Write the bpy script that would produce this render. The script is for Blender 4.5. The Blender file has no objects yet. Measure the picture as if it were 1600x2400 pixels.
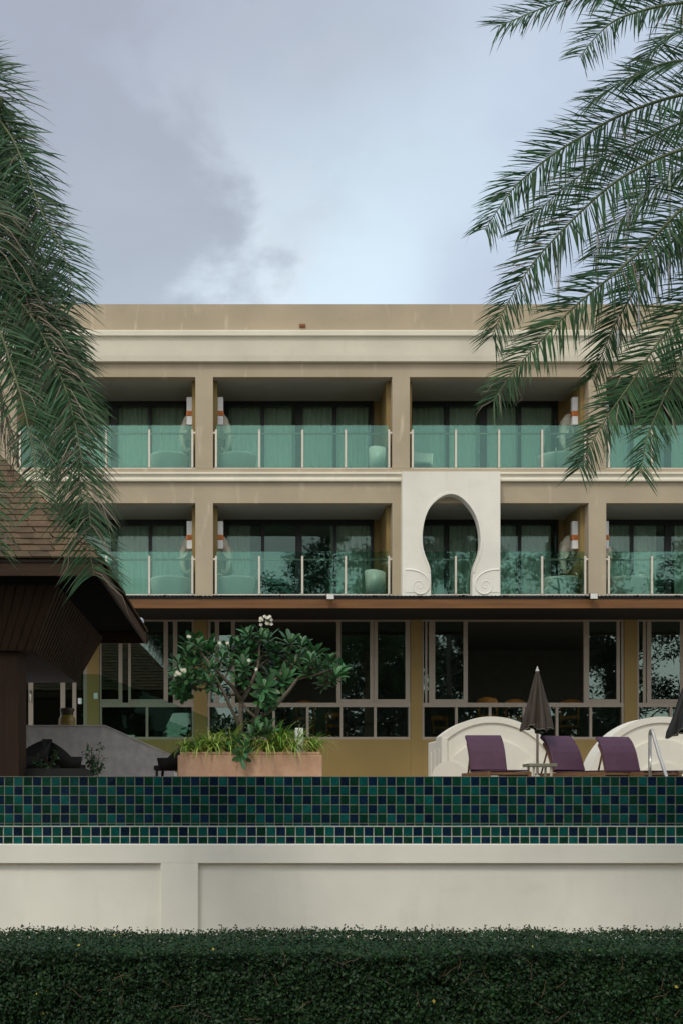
import bpy, bmesh, math, random
from math import sin, cos, pi, radians, sqrt
from mathutils import Vector, Matrix, noise as mnoise

random.seed(7)
scene = bpy.context.scene
col = scene.collection
V = Vector

# ------------------------------------------------------------------ camera
FPX, PX0, PY0, EYE = 2500.0, 575.0, 1850.0, 2.0     # focal length, vanishing point (photo pixels), eye height
cam_data = bpy.data.cameras.new("camera")
cam = bpy.data.objects.new("camera", cam_data)
col.objects.link(cam)
cam.location = (0, 0, EYE)
cam.rotation_euler = (radians(90), 0, 0)
cam_data.sensor_fit = 'VERTICAL'
cam_data.sensor_height = 36.0
cam_data.lens = 36.0 * FPX / 2400.0
cam_data.shift_x = (800 - PX0) / 2400.0
cam_data.shift_y = (PY0 - 1200) / 2400.0
cam_data.clip_start = 0.1
cam_data.clip_end = 2000
scene.camera = cam

# ------------------------------------------------------------------ world, sun, exposure
SUN_EL, SUN_AZ = 52.0, 210.0       # azimuth clockwise from +Y; light comes from behind the camera, a little from the left
world = bpy.data.worlds.new("World")
scene.world = world
world.use_nodes = True


def build_world():
    nt = world.node_tree
    N, L = nt.nodes, nt.links
    N.clear()
    out = N.new('ShaderNodeOutputWorld')
    bg = N.new('ShaderNodeBackground')
    L.new(bg.outputs[0], out.inputs[0])
    sky = N.new('ShaderNodeTexSky')
    sky.sky_type = 'NISHITA'
    sky.sun_disc = False
    sky.sun_elevation = radians(SUN_EL)
    sky.sun_rotation = radians(SUN_AZ)
    tc = N.new('ShaderNodeTexCoord')

    def math_(op, a, b=None, c=None):
        n = N.new('ShaderNodeMath'); n.operation = op
        for i, x in enumerate((a, b, c)):
            if x is None: continue
            if isinstance(x, (int, float)): n.inputs[i].default_value = x
            else: L.new(x, n.inputs[i])
        return n.outputs[0]

    def noise(scale, detail, rough, dist=0.0, sc=(1, 1, 1), off=(0, 0, 0)):
        m = N.new('ShaderNodeMapping')
        m.inputs['Scale'].default_value = sc
        m.inputs['Location'].default_value = off
        L.new(tc.outputs['Generated'], m.inputs['Vector'])
        n = N.new('ShaderNodeTexNoise')
        n.inputs['Scale'].default_value = scale
        n.inputs['Detail'].default_value = detail
        n.inputs['Roughness'].default_value = rough
        n.inputs['Distortion'].default_value = dist
        L.new(m.outputs[0], n.inputs['Vector'])
        return n.outputs['Fac']

    def dist_to(px, py):
        d = V(((px - PX0) / FPX, 1, (PY0 - py) / FPX)).normalized()
        n = N.new('ShaderNodeVectorMath'); n.operation = 'DISTANCE'
        L.new(tc.outputs['Generated'], n.inputs[0])
        n.inputs[1].default_value = d
        return n.outputs['Value']

    def ramp(x, a, b):
        n = N.new('ShaderNodeMapRange'); n.interpolation_type = 'SMOOTHSTEP'
        n.inputs['From Min'].default_value = a; n.inputs['From Max'].default_value = b
        L.new(x, n.inputs['Value'])
        return n.outputs['Result']

    def mix(f, a, b):
        n = N.new('ShaderNodeMix'); n.data_type = 'RGBA'
        if isinstance(f, (int, float)): n.inputs[0].default_value = f
        else: L.new(f, n.inputs[0])
        for i, x in ((6, a), (7, b)):
            if isinstance(x, tuple): n.inputs[i].default_value = (*x, 1)
            else: L.new(x, n.inputs[i])
        return n.outputs[2]

    big = noise(3.2, 6, 0.5, 0.2, (1, 1, 1.3), (0.3, 0, 0.2))
    mid = noise(8, 8, 0.56, 0.3, (1, 1, 1.5), (2.1, 0, 1.0))
    fine = noise(20, 6, 0.5, 0.0, (1, 1, 1.6), (5.1, 0, 1.0))
    # thick lavender-grey cloud, paler veil, bright blue-white opening (values are at strength 0.1)
    veil = mix(ramp(big, 0.32, 0.68), (4.3, 4.95, 6.2), (5.3, 6.1, 7.3))
    dB = math_('ADD', dist_to(720, 620), math_('MULTIPLY', math_('SUBTRACT', mid, 0.5), 0.16))
    opening = ramp(dB, 0.27, 0.02)
    c1 = mix(math_('MULTIPLY', opening, 0.92), veil, (7.2, 8.8, 9.7))
    dL = math_('ADD', dist_to(-60, 420), math_('ADD', math_('MULTIPLY', math_('SUBTRACT', mid, 0.5), 0.30),
                                            math_('MULTIPLY', math_('SUBTRACT', fine, 0.5), 0.11)))
    grey = ramp(dL, 0.24, 0.155)
    edge = math_('MULTIPLY', ramp(dL, 0.31, 0.225), ramp(dB, 0.30, 0.10))
    c1 = mix(math_('MULTIPLY', edge, 0.6), c1, (8.0, 9.0, 9.7))
    c2 = mix(math_('MULTIPLY', grey, 0.82), c1, mix(mid, (3.35, 3.85, 4.45), (4.5, 5.0, 5.7)))
    dT = math_('ADD', dist_to(420, -120), math_('MULTIPLY', math_('SUBTRACT', mid, 0.5), 0.22))
    grey2 = ramp(dT, 0.32, 0.06)
    c3 = mix(math_('MULTIPLY', grey2, 0.75), c2, (3.6, 3.85, 4.6))
    dR = math_('ADD', dist_to(1130, 690), math_('MULTIPLY', math_('SUBTRACT', mid, 0.5), 0.10))
    c3 = mix(math_('MULTIPLY', ramp(dR, 0.075, 0.01), 0.6), c3, (4.7, 5.2, 6.5))
    # the half of the sky behind the photographer is lighter and a little warmer
    sep = N.new('ShaderNodeSeparateXYZ')
    L.new(tc.outputs['Generated'], sep.inputs[0])
    back = ramp(sep.outputs['Y'], 0.25, -0.65)
    bc = mix(ramp(big, 0.35, 0.65), (8.6, 8.9, 9.0), (11.0, 11.0, 10.6))
    c4 = mix(back, c3, bc)
    c5 = mix(0.12, c4, sky.outputs[0])
    L.new(c5, bg.inputs['Color'])
    bg.inputs['Strength'].default_value = 0.1


build_world()
sun_data = bpy.data.lights.new("sun", 'SUN')
sun_data.energy = 1.15
sun_data.angle = radians(14)
sun_data.color = (1.0, 0.93, 0.80)
sun = bpy.data.objects.new("sun", sun_data)
col.objects.link(sun)
_az, _el = radians(SUN_AZ), radians(SUN_EL)
_sd = V((sin(_az) * cos(_el), cos(_az) * cos(_el), sin(_el)))
sun.rotation_euler = _sd.to_track_quat('Z', 'Y').to_euler()
sun.location = (-10, -20, 40)
scene.view_settings.view_transform = 'Standard'
scene.view_settings.look = 'None'
scene.view_settings.exposure = 0.24
scene.view_settings.gamma = 1.0
scene.cycles.max_bounces = 8
scene.cycles.transparent_max_bounces = 16
scene.cycles.glossy_bounces = 4
scene.cycles.diffuse_bounces = 4
scene.cycles.caustics_reflective = False
scene.cycles.caustics_refractive = False
scene.cycles.sample_clamp_indirect = 6


# ------------------------------------------------------------------ helpers
def P(px, py, Y):
    """World point at depth Y that stands where the photograph shows pixel (px, py)."""
    return V(((px - PX0) / FPX * Y, Y, EYE + (PY0 - py) / FPX * Y))


def X(px, Y): return (px - PX0) / FPX * Y
def Z(py, Y): return EYE + (PY0 - py) / FPX * Y


ORG = {}


def tag(o, label=None, cat=None, group=None, kind=None):
    if label: o['label'] = label
    if cat: o['category'] = cat
    if group: o['group'] = group
    if kind: o['kind'] = kind
    return o


def thing(name, loc, label, cat, group=None, rz=0.0):
    o = bpy.data.objects.new(name, None)
    o.empty_display_size = 0.2
    col.objects.link(o)
    o.location = loc
    o.rotation_euler = (0, 0, rz)
    ORG[o.name] = V(loc)
    return tag(o, label, cat, group)


def copy_tree(o, parent=None):
    c = o.copy()
    col.objects.link(c)
    if parent is not None: c.parent = parent
    for ch in list(o.children): copy_tree(ch, c)
    return c


class MB:
    """Collects shapes and links them as one mesh object."""
    def __init__(s):
        s.v, s.f, s.m, s.sm = [], [], [], []

    def face(s, pts, mi=0, smooth=False):
        b = len(s.v)
        s.v.extend(V(p) for p in pts)
        s.f.append(tuple(range(b, b + len(pts)))); s.m.append(mi); s.sm.append(smooth)

    def mesh(s, verts, faces, mi=0, smooth=False):
        b = len(s.v)
        s.v.extend(V(p) for p in verts)
        for f in faces:
            s.f.append(tuple(i + b for i in f)); s.m.append(mi); s.sm.append(smooth)

    def box(s, x0, x1, y0, y1, z0, z1, mi=0, bev=0.0):
        if x1 < x0: x0, x1 = x1, x0
        if y1 < y0: y0, y1 = y1, y0
        if z1 < z0: z0, z1 = z1, z0
        if bev <= 0:
            vs = [(x0, y0, z0), (x1, y0, z0), (x1, y1, z0), (x0, y1, z0), (x0, y0, z1), (x1, y0, z1), (x1, y1, z1), (x0, y1, z1)]
            s.mesh(vs, [(0, 3, 2, 1), (4, 5, 6, 7), (0, 1, 5, 4), (1, 2, 6, 5), (2, 3, 7, 6), (3, 0, 4, 7)], mi)
        else:
            bm = bmesh.new()
            bmesh.ops.create_cube(bm, size=1)
            for v in bm.verts:
                v.co = V(((x0 + x1) / 2 + v.co.x * (x1 - x0), (y0 + y1) / 2 + v.co.y * (y1 - y0), (z0 + z1) / 2 + v.co.z * (z1 - z0)))
            bmesh.ops.bevel(bm, geom=list(bm.edges), offset=bev, segments=2, profile=0.5, affect='EDGES')
            s.bm(bm, mi)

    def bm(s, bm, mi=0, smooth=False, M=None):
        bm.verts.ensure_lookup_table()
        bm.verts.index_update()
        s.mesh([(M @ v.co if M else v.co.copy()) for v in bm.verts], [[v.index for v in f.verts] for f in bm.faces], mi, smooth)
        bm.free()

    def prism(s, poly, y0, y1, mi=0, side_smooth=False):
        """poly: (x, z) outline, extruded from y0 to y1."""
        n = len(poly)
        vs = [(p[0], y0, p[1]) for p in poly] + [(p[0], y1, p[1]) for p in poly]
        s.mesh(vs, [tuple(range(n)), tuple(range(2 * n - 1, n - 1, -1))], mi)
        b = len(s.v)
        s.v.extend(V(p) for p in vs)
        for i in range(n):
            j = (i + 1) % n
            s.f.append((b + i, b + n + i, b + n + j, b + j)); s.m.append(mi); s.sm.append(side_smooth)

    def ring_prism(s, outer, inner, y0, y1, mi=0):
        """outline with the same number of points outside and inside; open strip is not closed at its ends unless both lists loop"""
        n = len(outer)
        vs = []
        for y in (y0, y1):
            vs += [(p[0], y, p[1]) for p in outer] + [(p[0], y, p[1]) for p in inner]
        fs = []
        for i in range(n - 1):
            j = i + 1
            fs += [(i, j, n + j, n + i), (2 * n + i, 3 * n + i, 3 * n + j, 2 * n + j), (i, 2 * n + i, 2 * n + j, j), (n + i, n + j, 3 * n + j, 3 * n + i)]
        fs += [(0, n, 3 * n, 2 * n), (n - 1, 3 * n - 1, 4 * n - 1, 2 * n - 1)]
        s.mesh(vs, fs, mi)

    def tube(s, pts, rad, n=8, mi=0, caps=True):
        pts = [V(p) for p in pts]
        if isinstance(rad, (int, float)): rad = [rad] * len(pts)
        rings = []
        up = V((0, 0, 1))
        prev = None
        for i, p in enumerate(pts):
            t = (pts[min(i + 1, len(pts) - 1)] - pts[max(i - 1, 0)])
            t = t.normalized() if t.length > 1e-9 else V((0, 0, 1))
            if prev is None:
                a = t.orthogonal().normalized()
            else:
                a = prev - t * prev.dot(t)
                a = a.normalized() if a.length > 1e-6 else t.orthogonal().normalized()
            prev = a
            b = t.cross(a)
            rings.append([p + (a * cos(2 * pi * k / n) + b * sin(2 * pi * k / n)) * rad[i] for k in range(n)])
        vs = [q for r in rings for q in r]
        fs = []
        for i in range(len(pts) - 1):
            for k in range(n):
                k2 = (k + 1) % n
                fs.append((i * n + k, i * n + k2, (i + 1) * n + k2, (i + 1) * n + k))
        if caps:
            fs.append(tuple(range(n - 1, -1, -1)))
            fs.append(tuple((len(pts) - 1) * n + k for k in range(n)))
        s.mesh(vs, fs, mi, True)

    def lathe(s, prof, n=24, mi=0, c=(0, 0, 0), mod=None):
        """prof: (radius, z) pairs"""
        vs, fs = [], []
        for i, (r, z) in enumerate(prof):
            for k in range(n):
                a = 2 * pi * k / n
                rr = r * (mod(a, i / (len(prof) - 1)) if mod else 1)
                vs.append((c[0] + rr * cos(a), c[1] + rr * sin(a), c[2] + z))
        for i in range(len(prof) - 1):
            for k in range(n):
                k2 = (k + 1) % n
                fs.append((i * n + k, i * n + k2, (i + 1) * n + k2, (i + 1) * n + k))
        s.mesh(vs, fs, mi, True)

    def ellipsoid(s, c, r, mi=0, M=None, sub=3):
        bm = bmesh.new()
        bmesh.ops.create_icosphere(bm, subdivisions=sub, radius=1)
        for v in bm.verts:
            q = V((v.co.x * r[0], v.co.y * r[1], v.co.z * r[2]))
            v.co = (M @ q if M else q) + V(c)
        s.bm(bm, mi, True)

    def build(s, name, mats, parent=None, loc=None, recalc=True):
        me = bpy.data.meshes.new(name)
        if not isinstance(mats, (list, tuple)): mats = [mats]
        if parent is not None: o0 = ORG[parent.name]
        elif loc is not None: o0 = V(loc)
        else:
            xs = [v.x for v in s.v]; ys = [v.y for v in s.v]; zs = [v.z for v in s.v]
            o0 = V(((min(xs) + max(xs)) / 2, (min(ys) + max(ys)) / 2, min(zs)))
        me.from_pydata([v - o0 for v in s.v], [], s.f)
        for m in mats: me.materials.append(m)
        me.polygons.foreach_set('material_index', s.m)
        me.polygons.foreach_set('use_smooth', s.sm)
        me.update()
        if recalc and len(s.f) < 20000:
            bm = bmesh.new(); bm.from_mesh(me)
            bmesh.ops.recalc_face_normals(bm, faces=list(bm.faces))
            bm.to_mesh(me); bm.free()
        o = bpy.data.objects.new(name, me)
        col.objects.link(o)
        if parent is not None: o.parent = parent
        else: o.location = o0
        ORG[o.name] = o0
        return o


# ------------------------------------------------------------------ materials
def newmat(name):
    m = bpy.data.materials.new(name)
    m.use_nodes = True
    nt = m.node_tree
    bsdf = nt.nodes.get('Principled BSDF')
    return m, nt, nt.nodes, nt.links, bsdf


def mat(name, c, rough=0.6, var=0.0, vscale=3.0, bump=0.0, bscale=40.0, spec=0.4, metal=0.0, island=0.0, c2=None, stretch=(1, 1, 1), hue=0.0, trans=0.0):
    """One procedural surface: two tones by noise, optional brightness change per loose piece, optional bump."""
    m, nt, N, L, b = newmat(name)
    tc = N.new('ShaderNodeTexCoord')
    mp = N.new('ShaderNodeMapping'); mp.inputs['Scale'].default_value = stretch
    L.new(tc.outputs['Object'], mp.inputs['Vector'])
    nz = N.new('ShaderNodeTexNoise'); nz.inputs['Scale'].default_value = vscale; nz.inputs['Detail'].default_value = 6
    nz.inputs['Roughness'].default_value = 0.6
    L.new(mp.outputs[0], nz.inputs['Vector'])
    mr = N.new('ShaderNodeMapRange'); mr.inputs['From Min'].default_value = 0.3; mr.inputs['From Max'].default_value = 0.7
    L.new(nz.outputs['Fac'], mr.inputs['Value'])
    mx = N.new('ShaderNodeMix'); mx.data_type = 'RGBA'
    L.new(mr.outputs[0], mx.inputs[0])
    lo = tuple(x * (1 - var) for x in c); hi = c2 if c2 else tuple(min(1, x * (1 + var)) for x in c)
    mx.inputs[6].default_value = (*lo, 1); mx.inputs[7].default_value = (*hi, 1)
    out = mx.outputs[2]
    if island > 0 or hue > 0:
        g = N.new('ShaderNodeNewGeometry')
        hs = N.new('ShaderNodeHueSaturation')
        v = N.new('ShaderNodeMapRange'); v.inputs['To Min'].default_value = 1 - island; v.inputs['To Max'].default_value = 1 + island
        L.new(g.outputs['Random Per Island'], v.inputs['Value'])
        L.new(v.outputs[0], hs.inputs['Value'])
        if hue > 0:
            mm = N.new('ShaderNodeMath'); mm.operation = 'MULTIPLY'; mm.inputs[1].default_value = 7.31
            fr = N.new('ShaderNodeMath'); fr.operation = 'FRACT'
            L.new(g.outputs['Random Per Island'], mm.inputs[0]); L.new(mm.outputs[0], fr.inputs[0])
            h = N.new('ShaderNodeMapRange'); h.inputs['To Min'].default_value = 0.5 - hue; h.inputs['To Max'].default_value = 0.5 + hue
            L.new(fr.outputs[0], h.inputs['Value']); L.new(h.outputs[0], hs.inputs['Hue'])
        L.new(out, hs.inputs['Color'])
        out = hs.outputs[0]
    L.new(out, b.inputs['Base Color'])
    b.inputs['Roughness'].default_value = rough
    b.inputs['Specular IOR Level'].default_value = spec
    b.inputs['Metallic'].default_value = metal
    if bump > 0:
        n2 = N.new('ShaderNodeTexNoise'); n2.inputs['Scale'].default_value = bscale; n2.inputs['Detail'].default_value = 4
        L.new(mp.outputs[0], n2.inputs['Vector'])
        bp = N.new('ShaderNodeBump'); bp.inputs['Strength'].default_value = bump; bp.inputs['Distance'].default_value = 0.02
        L.new(n2.outputs['Fac'], bp.inputs['Height']); L.new(bp.outputs[0], b.inputs['Normal'])
    if trans > 0:
        tr = N.new('ShaderNodeBsdfTranslucent')
        L.new(out, tr.inputs['Color'])
        ms = N.new('ShaderNodeMixShader'); ms.inputs[0].default_value = trans
        o = N.get('Material Output')
        L.new(b.outputs[0], ms.inputs[1]); L.new(tr.outputs[0], ms.inputs[2]); L.new(ms.outputs[0], o.inputs['Surface'])
    return m


def stucco(name, c, streak=(0.55, 0.46, 0.33), amount=0.35, rough=0.85):
    """Painted render: mottled tone, pale run marks down the wall, a few darker blotches."""
    m, nt, N, L, b = newmat(name)
    tc = N.new('ShaderNodeTexCoord')

    def nz(scale, sc, detail=5):
        mp = N.new('ShaderNodeMapping'); mp.inputs['Scale'].default_value = sc
        L.new(tc.outputs['Object'], mp.inputs['Vector'])
        n = N.new('ShaderNodeTexNoise'); n.inputs['Scale'].default_value = scale; n.inputs['Detail'].default_value = detail
        L.new(mp.outputs[0], n.inputs['Vector'])
        return n.outputs['Fac']

    def rng(x, a, b_, t0=0.0, t1=1.0):
        r = N.new('ShaderNodeMapRange'); r.inputs['From Min'].default_value = a; r.inputs['From Max'].default_value = b_
        r.inputs['To Min'].default_value = t0; r.inputs['To Max'].default_value = t1
        L.new(x, r.inputs['Value']); return r.outputs[0]

    def mix(f, a, bb):
        x = N.new('ShaderNodeMix'); x.data_type = 'RGBA'
        L.new(f, x.inputs[0])
        for i, q in ((6, a), (7, bb)):
            if isinstance(q, tuple): x.inputs[i].default_value = (*q, 1)
            else: L.new(q, x.inputs[i])
        return x.outputs[2]
    base = mix(rng(nz(0.8, (1, 1, 1)), 0.3, 0.7), tuple(x * 0.9 for x in c), tuple(x * 1.08 for x in c))
    runs = rng(nz(2.6, (1.6, 1.6, 0.35), 8), 0.60, 0.74, 0, amount)
    base = mix(runs, base, streak)
    blot = rng(nz(1.7, (0.7, 0.7, 1.6), 8), 0.62, 0.8, 0, 0.35)
    base = mix(blot, base, tuple(x * 0.72 for x in c))
    L.new(base, b.inputs['Base Color'])
    b.inputs['Roughness'].default_value = rough
    b.inputs['Specular IOR Level'].default_value = 0.25
    bp = N.new('ShaderNodeBump'); bp.inputs['Strength'].default_value = 0.25; bp.inputs['Distance'].default_value = 0.01
    L.new(nz(14, (1, 1, 1), 6), bp.inputs['Height']); L.new(bp.outputs[0], b.inputs['Normal'])
    return m


def glass(name, tint, refl, fac, wob=0.0):
    m, nt, N, L, b = newmat(name)
    N.remove(b)
    o = N.get('Material Output')
    tr = N.new('ShaderNodeBsdfTransparent'); tr.inputs['Color'].default_value = (*tint, 1)
    gl = N.new('ShaderNodeBsdfGlossy'); gl.inputs['Color'].default_value = (*refl, 1); gl.inputs['Roughness'].default_value = 0.0
    fr = N.new('ShaderNodeFresnel'); fr.inputs['IOR'].default_value = 1.5
    ad = N.new('ShaderNodeMath'); ad.operation = 'ADD'; ad.use_clamp = True; ad.inputs[1].default_value = fac
    L.new(fr.outputs[0], ad.inputs[0])
    ms = N.new('ShaderNodeMixShader')
    L.new(ad.outputs[0], ms.inputs[0]); L.new(tr.outputs[0], ms.inputs[1]); L.new(gl.outputs[0], ms.inputs[2])
    L.new(ms.outputs[0], o.inputs['Surface'])
    if wob > 0:
        tc = N.new('ShaderNodeTexCoord')
        nz = N.new('ShaderNodeTexNoise'); nz.inputs['Scale'].default_value = 1.3; nz.inputs['Detail'].default_value = 2
        L.new(tc.outputs['Object'], nz.inputs['Vector'])
        bp = N.new('ShaderNodeBump'); bp.inputs['Strength'].default_value = wob; bp.inputs['Distance'].default_value = 0.01
        L.new(nz.outputs['Fac'], bp.inputs['Height']); L.new(bp.outputs[0], gl.inputs['Normal'])
    return m


def water(name):
    m, nt, N, L, b = newmat(name)
    b.inputs['Base Color'].default_value = (0.01, 0.06, 0.06, 1)
    b.inputs['Roughness'].default_value = 0.03
    tc = N.new('ShaderNodeTexCoord')
    nz = N.new('ShaderNodeTexNoise'); nz.inputs['Scale'].default_value = 5; nz.inputs['Detail'].default_value = 3
    L.new(tc.outputs['Object'], nz.inputs['Vector'])
    bp = N.new('ShaderNodeBump'); bp.inputs['Strength'].default_value = 0.15; bp.inputs['Distance'].default_value = 0.02
    L.new(nz.outputs['Fac'], bp.inputs['Height']); L.new(bp.outputs[0], b.inputs['Normal'])
    return m


M = dict(
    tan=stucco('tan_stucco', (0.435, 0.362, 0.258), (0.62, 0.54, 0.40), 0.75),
    cream=stucco('cream_stucco', (0.74, 0.69, 0.56), (0.62, 0.57, 0.45), 0.35),
    white=stucco('white_stucco', (0.80, 0.77, 0.68), (0.68, 0.64, 0.54), 0.3),
    gwall=stucco('garden_wall_paint', (0.86, 0.85, 0.76), (0.72, 0.71, 0.61), 0.35),
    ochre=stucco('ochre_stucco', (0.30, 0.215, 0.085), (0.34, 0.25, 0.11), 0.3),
    ceil=mat('balcony_ceiling_paint', (0.42, 0.43, 0.38), 0.8, 0.06, 2, 0.1, 60),
    concrete=mat('grey_concrete', (0.60, 0.565, 0.54), 0.85, 0.16, 6, 0.3, 50),
    salmon=mat('salmon_render', (0.60, 0.35, 0.22), 0.8, 0.2, 3, 0.3, 40, c2=(0.68, 0.44, 0.30)),
    deck=mat('deck_stone', (0.30, 0.26, 0.21), 0.7, 0.15, 5, 0.2, 30),
    sand=mat('sandy_ground', (0.20, 0.16, 0.11), 0.9, 0.2, 3, 0.3, 20),
    dark_frame=mat('dark_door_frame', (0.018, 0.02, 0.018), 0.4, 0.1, 5),
    alu=mat('champagne_aluminium', (0.36, 0.31, 0.25), 0.45, 0.05, 5, spec=0.5),
    steel=mat('brushed_steel', (0.60, 0.57, 0.50), 0.28, 0.06, 8, metal=0.85),
    post=mat('pale_railing_post', (0.66, 0.60, 0.50), 0.4, 0.06, 8, metal=0.2),
    curtain=mat('cream_curtain', (0.92, 0.93, 0.84), 0.9, 0.03, 8, trans=0.3),
    room=mat('room_wall', (0.26, 0.26, 0.22), 0.9, 0.1, 3),
    wood_f=mat('fascia_timber', (0.19, 0.085, 0.027), 0.55, 0.3, 3, 0.2, 30, stretch=(0.25, 1, 5)),
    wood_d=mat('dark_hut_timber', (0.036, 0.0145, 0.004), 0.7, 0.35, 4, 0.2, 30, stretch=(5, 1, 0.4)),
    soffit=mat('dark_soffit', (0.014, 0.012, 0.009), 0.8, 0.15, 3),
    sheet=mat('grey_roof_sheet', (0.28, 0.31, 0.32), 0.45, 0.15, 4, metal=0.2),
    wood_e=mat('hut_fascia_timber', (0.055, 0.026, 0.010), 0.65, 0.35, 4, 0.2, 30, stretch=(0.4, 0.4, 5)),
    shingle=mat('brown_shingles', (0.145, 0.095, 0.052), 0.85, 0.25, 5, 0.4, 60, island=0.28, hue=0.012),
    grout=mat('tile_grout', (0.18, 0.20, 0.15), 0.8, 0.2, 20),
    grout_l=mat('pale_tile_grout', (0.44, 0.45, 0.37), 0.8, 0.2, 20),
    t_navy=mat('navy_glaze', (0.003, 0.016, 0.040), 0.13, 0.3, 12, island=0.35, spec=0.5, bump=0.05, bscale=25),
    t_green=mat('green_glaze', (0.003, 0.042, 0.024), 0.13, 0.3, 12, island=0.35, spec=0.5, bump=0.05, bscale=25),
    t_teal=mat('teal_glaze', (0.003, 0.066, 0.060), 0.13, 0.3, 12, island=0.35, spec=0.5, bump=0.05, bscale=25),
    hleaf=mat('hedge_leaf', (0.0105, 0.040, 0.009), 0.5, 0.25, 2.5, island=0.6, hue=0.035, spec=0.28, trans=0.12),
    hyel=mat('yellow_hedge_leaf', (0.32, 0.26, 0.03), 0.5, 0.2, 3, island=0.3),
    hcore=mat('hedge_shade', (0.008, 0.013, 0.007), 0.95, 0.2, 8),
    twig=mat('brown_twig', (0.16, 0.10, 0.06), 0.8, 0.2, 10),
    palm=mat('palm_leaflet', (0.038, 0.102, 0.036), 0.5, 0.3, 1.5, island=0.45, hue=0.03, spec=0.3, trans=0.28),
    palmdead=mat('dry_palm_leaflet', (0.20, 0.165, 0.125), 0.8, 0.2, 3, island=0.35),
    rachis=mat('palm_midrib', (0.10, 0.125, 0.05), 0.5, 0.2, 4),
    trunk=mat('palm_trunk_bark', (0.14, 0.095, 0.06), 0.9, 0.3, 6, 0.6, 20),
    bark=mat('grey_bark', (0.17, 0.14, 0.105), 0.85, 0.25, 12, 0.4, 40),
    plum=mat('plumeria_leaf', (0.050, 0.165, 0.050), 0.42, 0.15, 5, island=0.4, hue=0.025, spec=0.5, trans=0.15),
    petal=mat('white_petal', (0.85, 0.82, 0.68), 0.6, 0.05, 6, trans=0.2),
    spider=mat('spider_leaf', (0.42, 0.56, 0.12), 0.5, 0.25, 4, island=0.4, hue=0.03, trans=0.2),
    spiderg=mat('spider_leaf_green', (0.19, 0.36, 0.06), 0.5, 0.25, 4, island=0.4, hue=0.03, trans=0.2),
    soil=mat('soil', (0.04, 0.028, 0.018), 0.95, 0.3, 10),
    purple=mat('purple_cushion', (0.074, 0.027, 0.056), 0.55, 0.15, 5, 0.12, 300),
    teak=mat('teak_frame', (0.20, 0.105, 0.045), 0.6, 0.25, 6, stretch=(1, 1, 6)),
    umb=mat('brown_umbrella_cloth', (0.050, 0.037, 0.027), 0.55, 0.15, 5, spec=0.3),
    umbd=mat('black_umbrella_cloth', (0.020, 0.020, 0.021), 0.55, 0.15, 5, spec=0.3),
    ivory=mat('ivory_edge', (0.55, 0.54, 0.50), 0.5, 0.08, 5),
    tabletop=mat('olive_grey_tabletop', (0.22, 0.22, 0.16), 0.5, 0.15, 5),
    black=mat('black_plastic', (0.012, 0.012, 0.013), 0.4, 0.1, 5),
    wicker=mat('dark_wicker', (0.014, 0.012, 0.011), 0.6, 0.3, 60, 0.6, 120),
    lampw=mat('white_lamp_shade', (0.80, 0.80, 0.79), 0.5, 0.03, 5),
    orange=mat('orange_lamp_band', (0.62, 0.17, 0.035), 0.5, 0.45, 26, spec=0.4, c2=(0.75, 0.26, 0.06)),
    stonew=mat('pale_carved_stone', (0.62, 0.57, 0.45), 0.8, 0.12, 7, 0.3, 30),
    tubw=mat('white_tub_enamel', (0.66, 0.68, 0.62), 0.35, 0.04, 5),
    flood=mat('floodlight_lens', (0.75, 0.75, 0.70), 0.3, 0.04, 5),
    rust=mat('rusty_outlet', (0.23, 0.10, 0.04), 0.8, 0.4, 30),
    chairwood=mat('orange_chair_wood', (0.50, 0.22, 0.04), 0.45, 0.2, 6),
    tablewood=mat('dark_table_wood', (0.09, 0.045, 0.02), 0.5, 0.2, 6),
    pillow=mat('grey_seat_pad', (0.35, 0.40, 0.36), 0.8, 0.1, 6),
    jar=mat('yellow_glazed_jar', (0.28, 0.20, 0.035), 0.3, 0.35, 5, c2=(0.36, 0.27, 0.06)),
    jard=mat('dark_jar_glaze', (0.06, 0.04, 0.02), 0.35, 0.3, 6),
    casu=mat('casuarina_foliage', (0.020, 0.036, 0.018), 0.7, 0.3, 1.0, island=0.4, hue=0.03),
    tubelt=mat('white_light_tube', (0.80, 0.82, 0.84), 0.35, 0.03, 5),
    lens=mat('lamp_glass_blue', (0.55, 0.62, 0.70), 0.2, 0.05, 5),
    paper=mat('white_notice', (0.72, 0.78, 0.78), 0.7, 0.04, 20),
    g_rail=glass('green_railing_glass', (0.76, 0.92, 0.86), (0.58, 0.90, 0.79), 0.045, 0.06),
    g_door=glass('sliding_door_glass', (0.88, 0.96, 0.91), (0.75, 0.95, 0.88), 0.012, 0.04),
    g_win=glass('restaurant_window_glass', (0.62, 0.70, 0.65), (0.74, 0.92, 0.84), 0.095, 0.05),
    g_screen=glass('green_screen_glass', (0.70, 0.82, 0.76), (0.5, 0.9, 0.75), -0.035, 0.03),
    water=water('pool_water'),
)

# ------------------------------------------------------------------ ground, deck, water
g = MB(); g.face([(-400, -400, 0), (400, -400, 0), (400, 400, 0), (-400, 400, 0)])
g.build('ground', M['sand'])['kind'] = 'structure'
YU, YL, YW = 11.66, 11.15, 11.0           # upper tiled wall, lower tiled wall, white garden wall
d = MB(); d.box(-16, 22, 13.6, 36, 0.05, 2.0)
d.build('pool_deck', M['deck'])['kind'] = 'structure'
w = MB(); w.box(-16, 22, YU + 0.16, 13.59, 0.05, 2.13)
w.build('pool_water', M['water'])['kind'] = 'structure'
w = MB(); w.box(-16, 22, YL + 0.14, YU - 0.01, 0.05, 1.52)
w.build('overflow_channel_water', M['water'])['kind'] = 'structure'

# ------------------------------------------------------------------ pool walls with glazed tiles
X0, X1 = -7.2, 10.4


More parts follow.
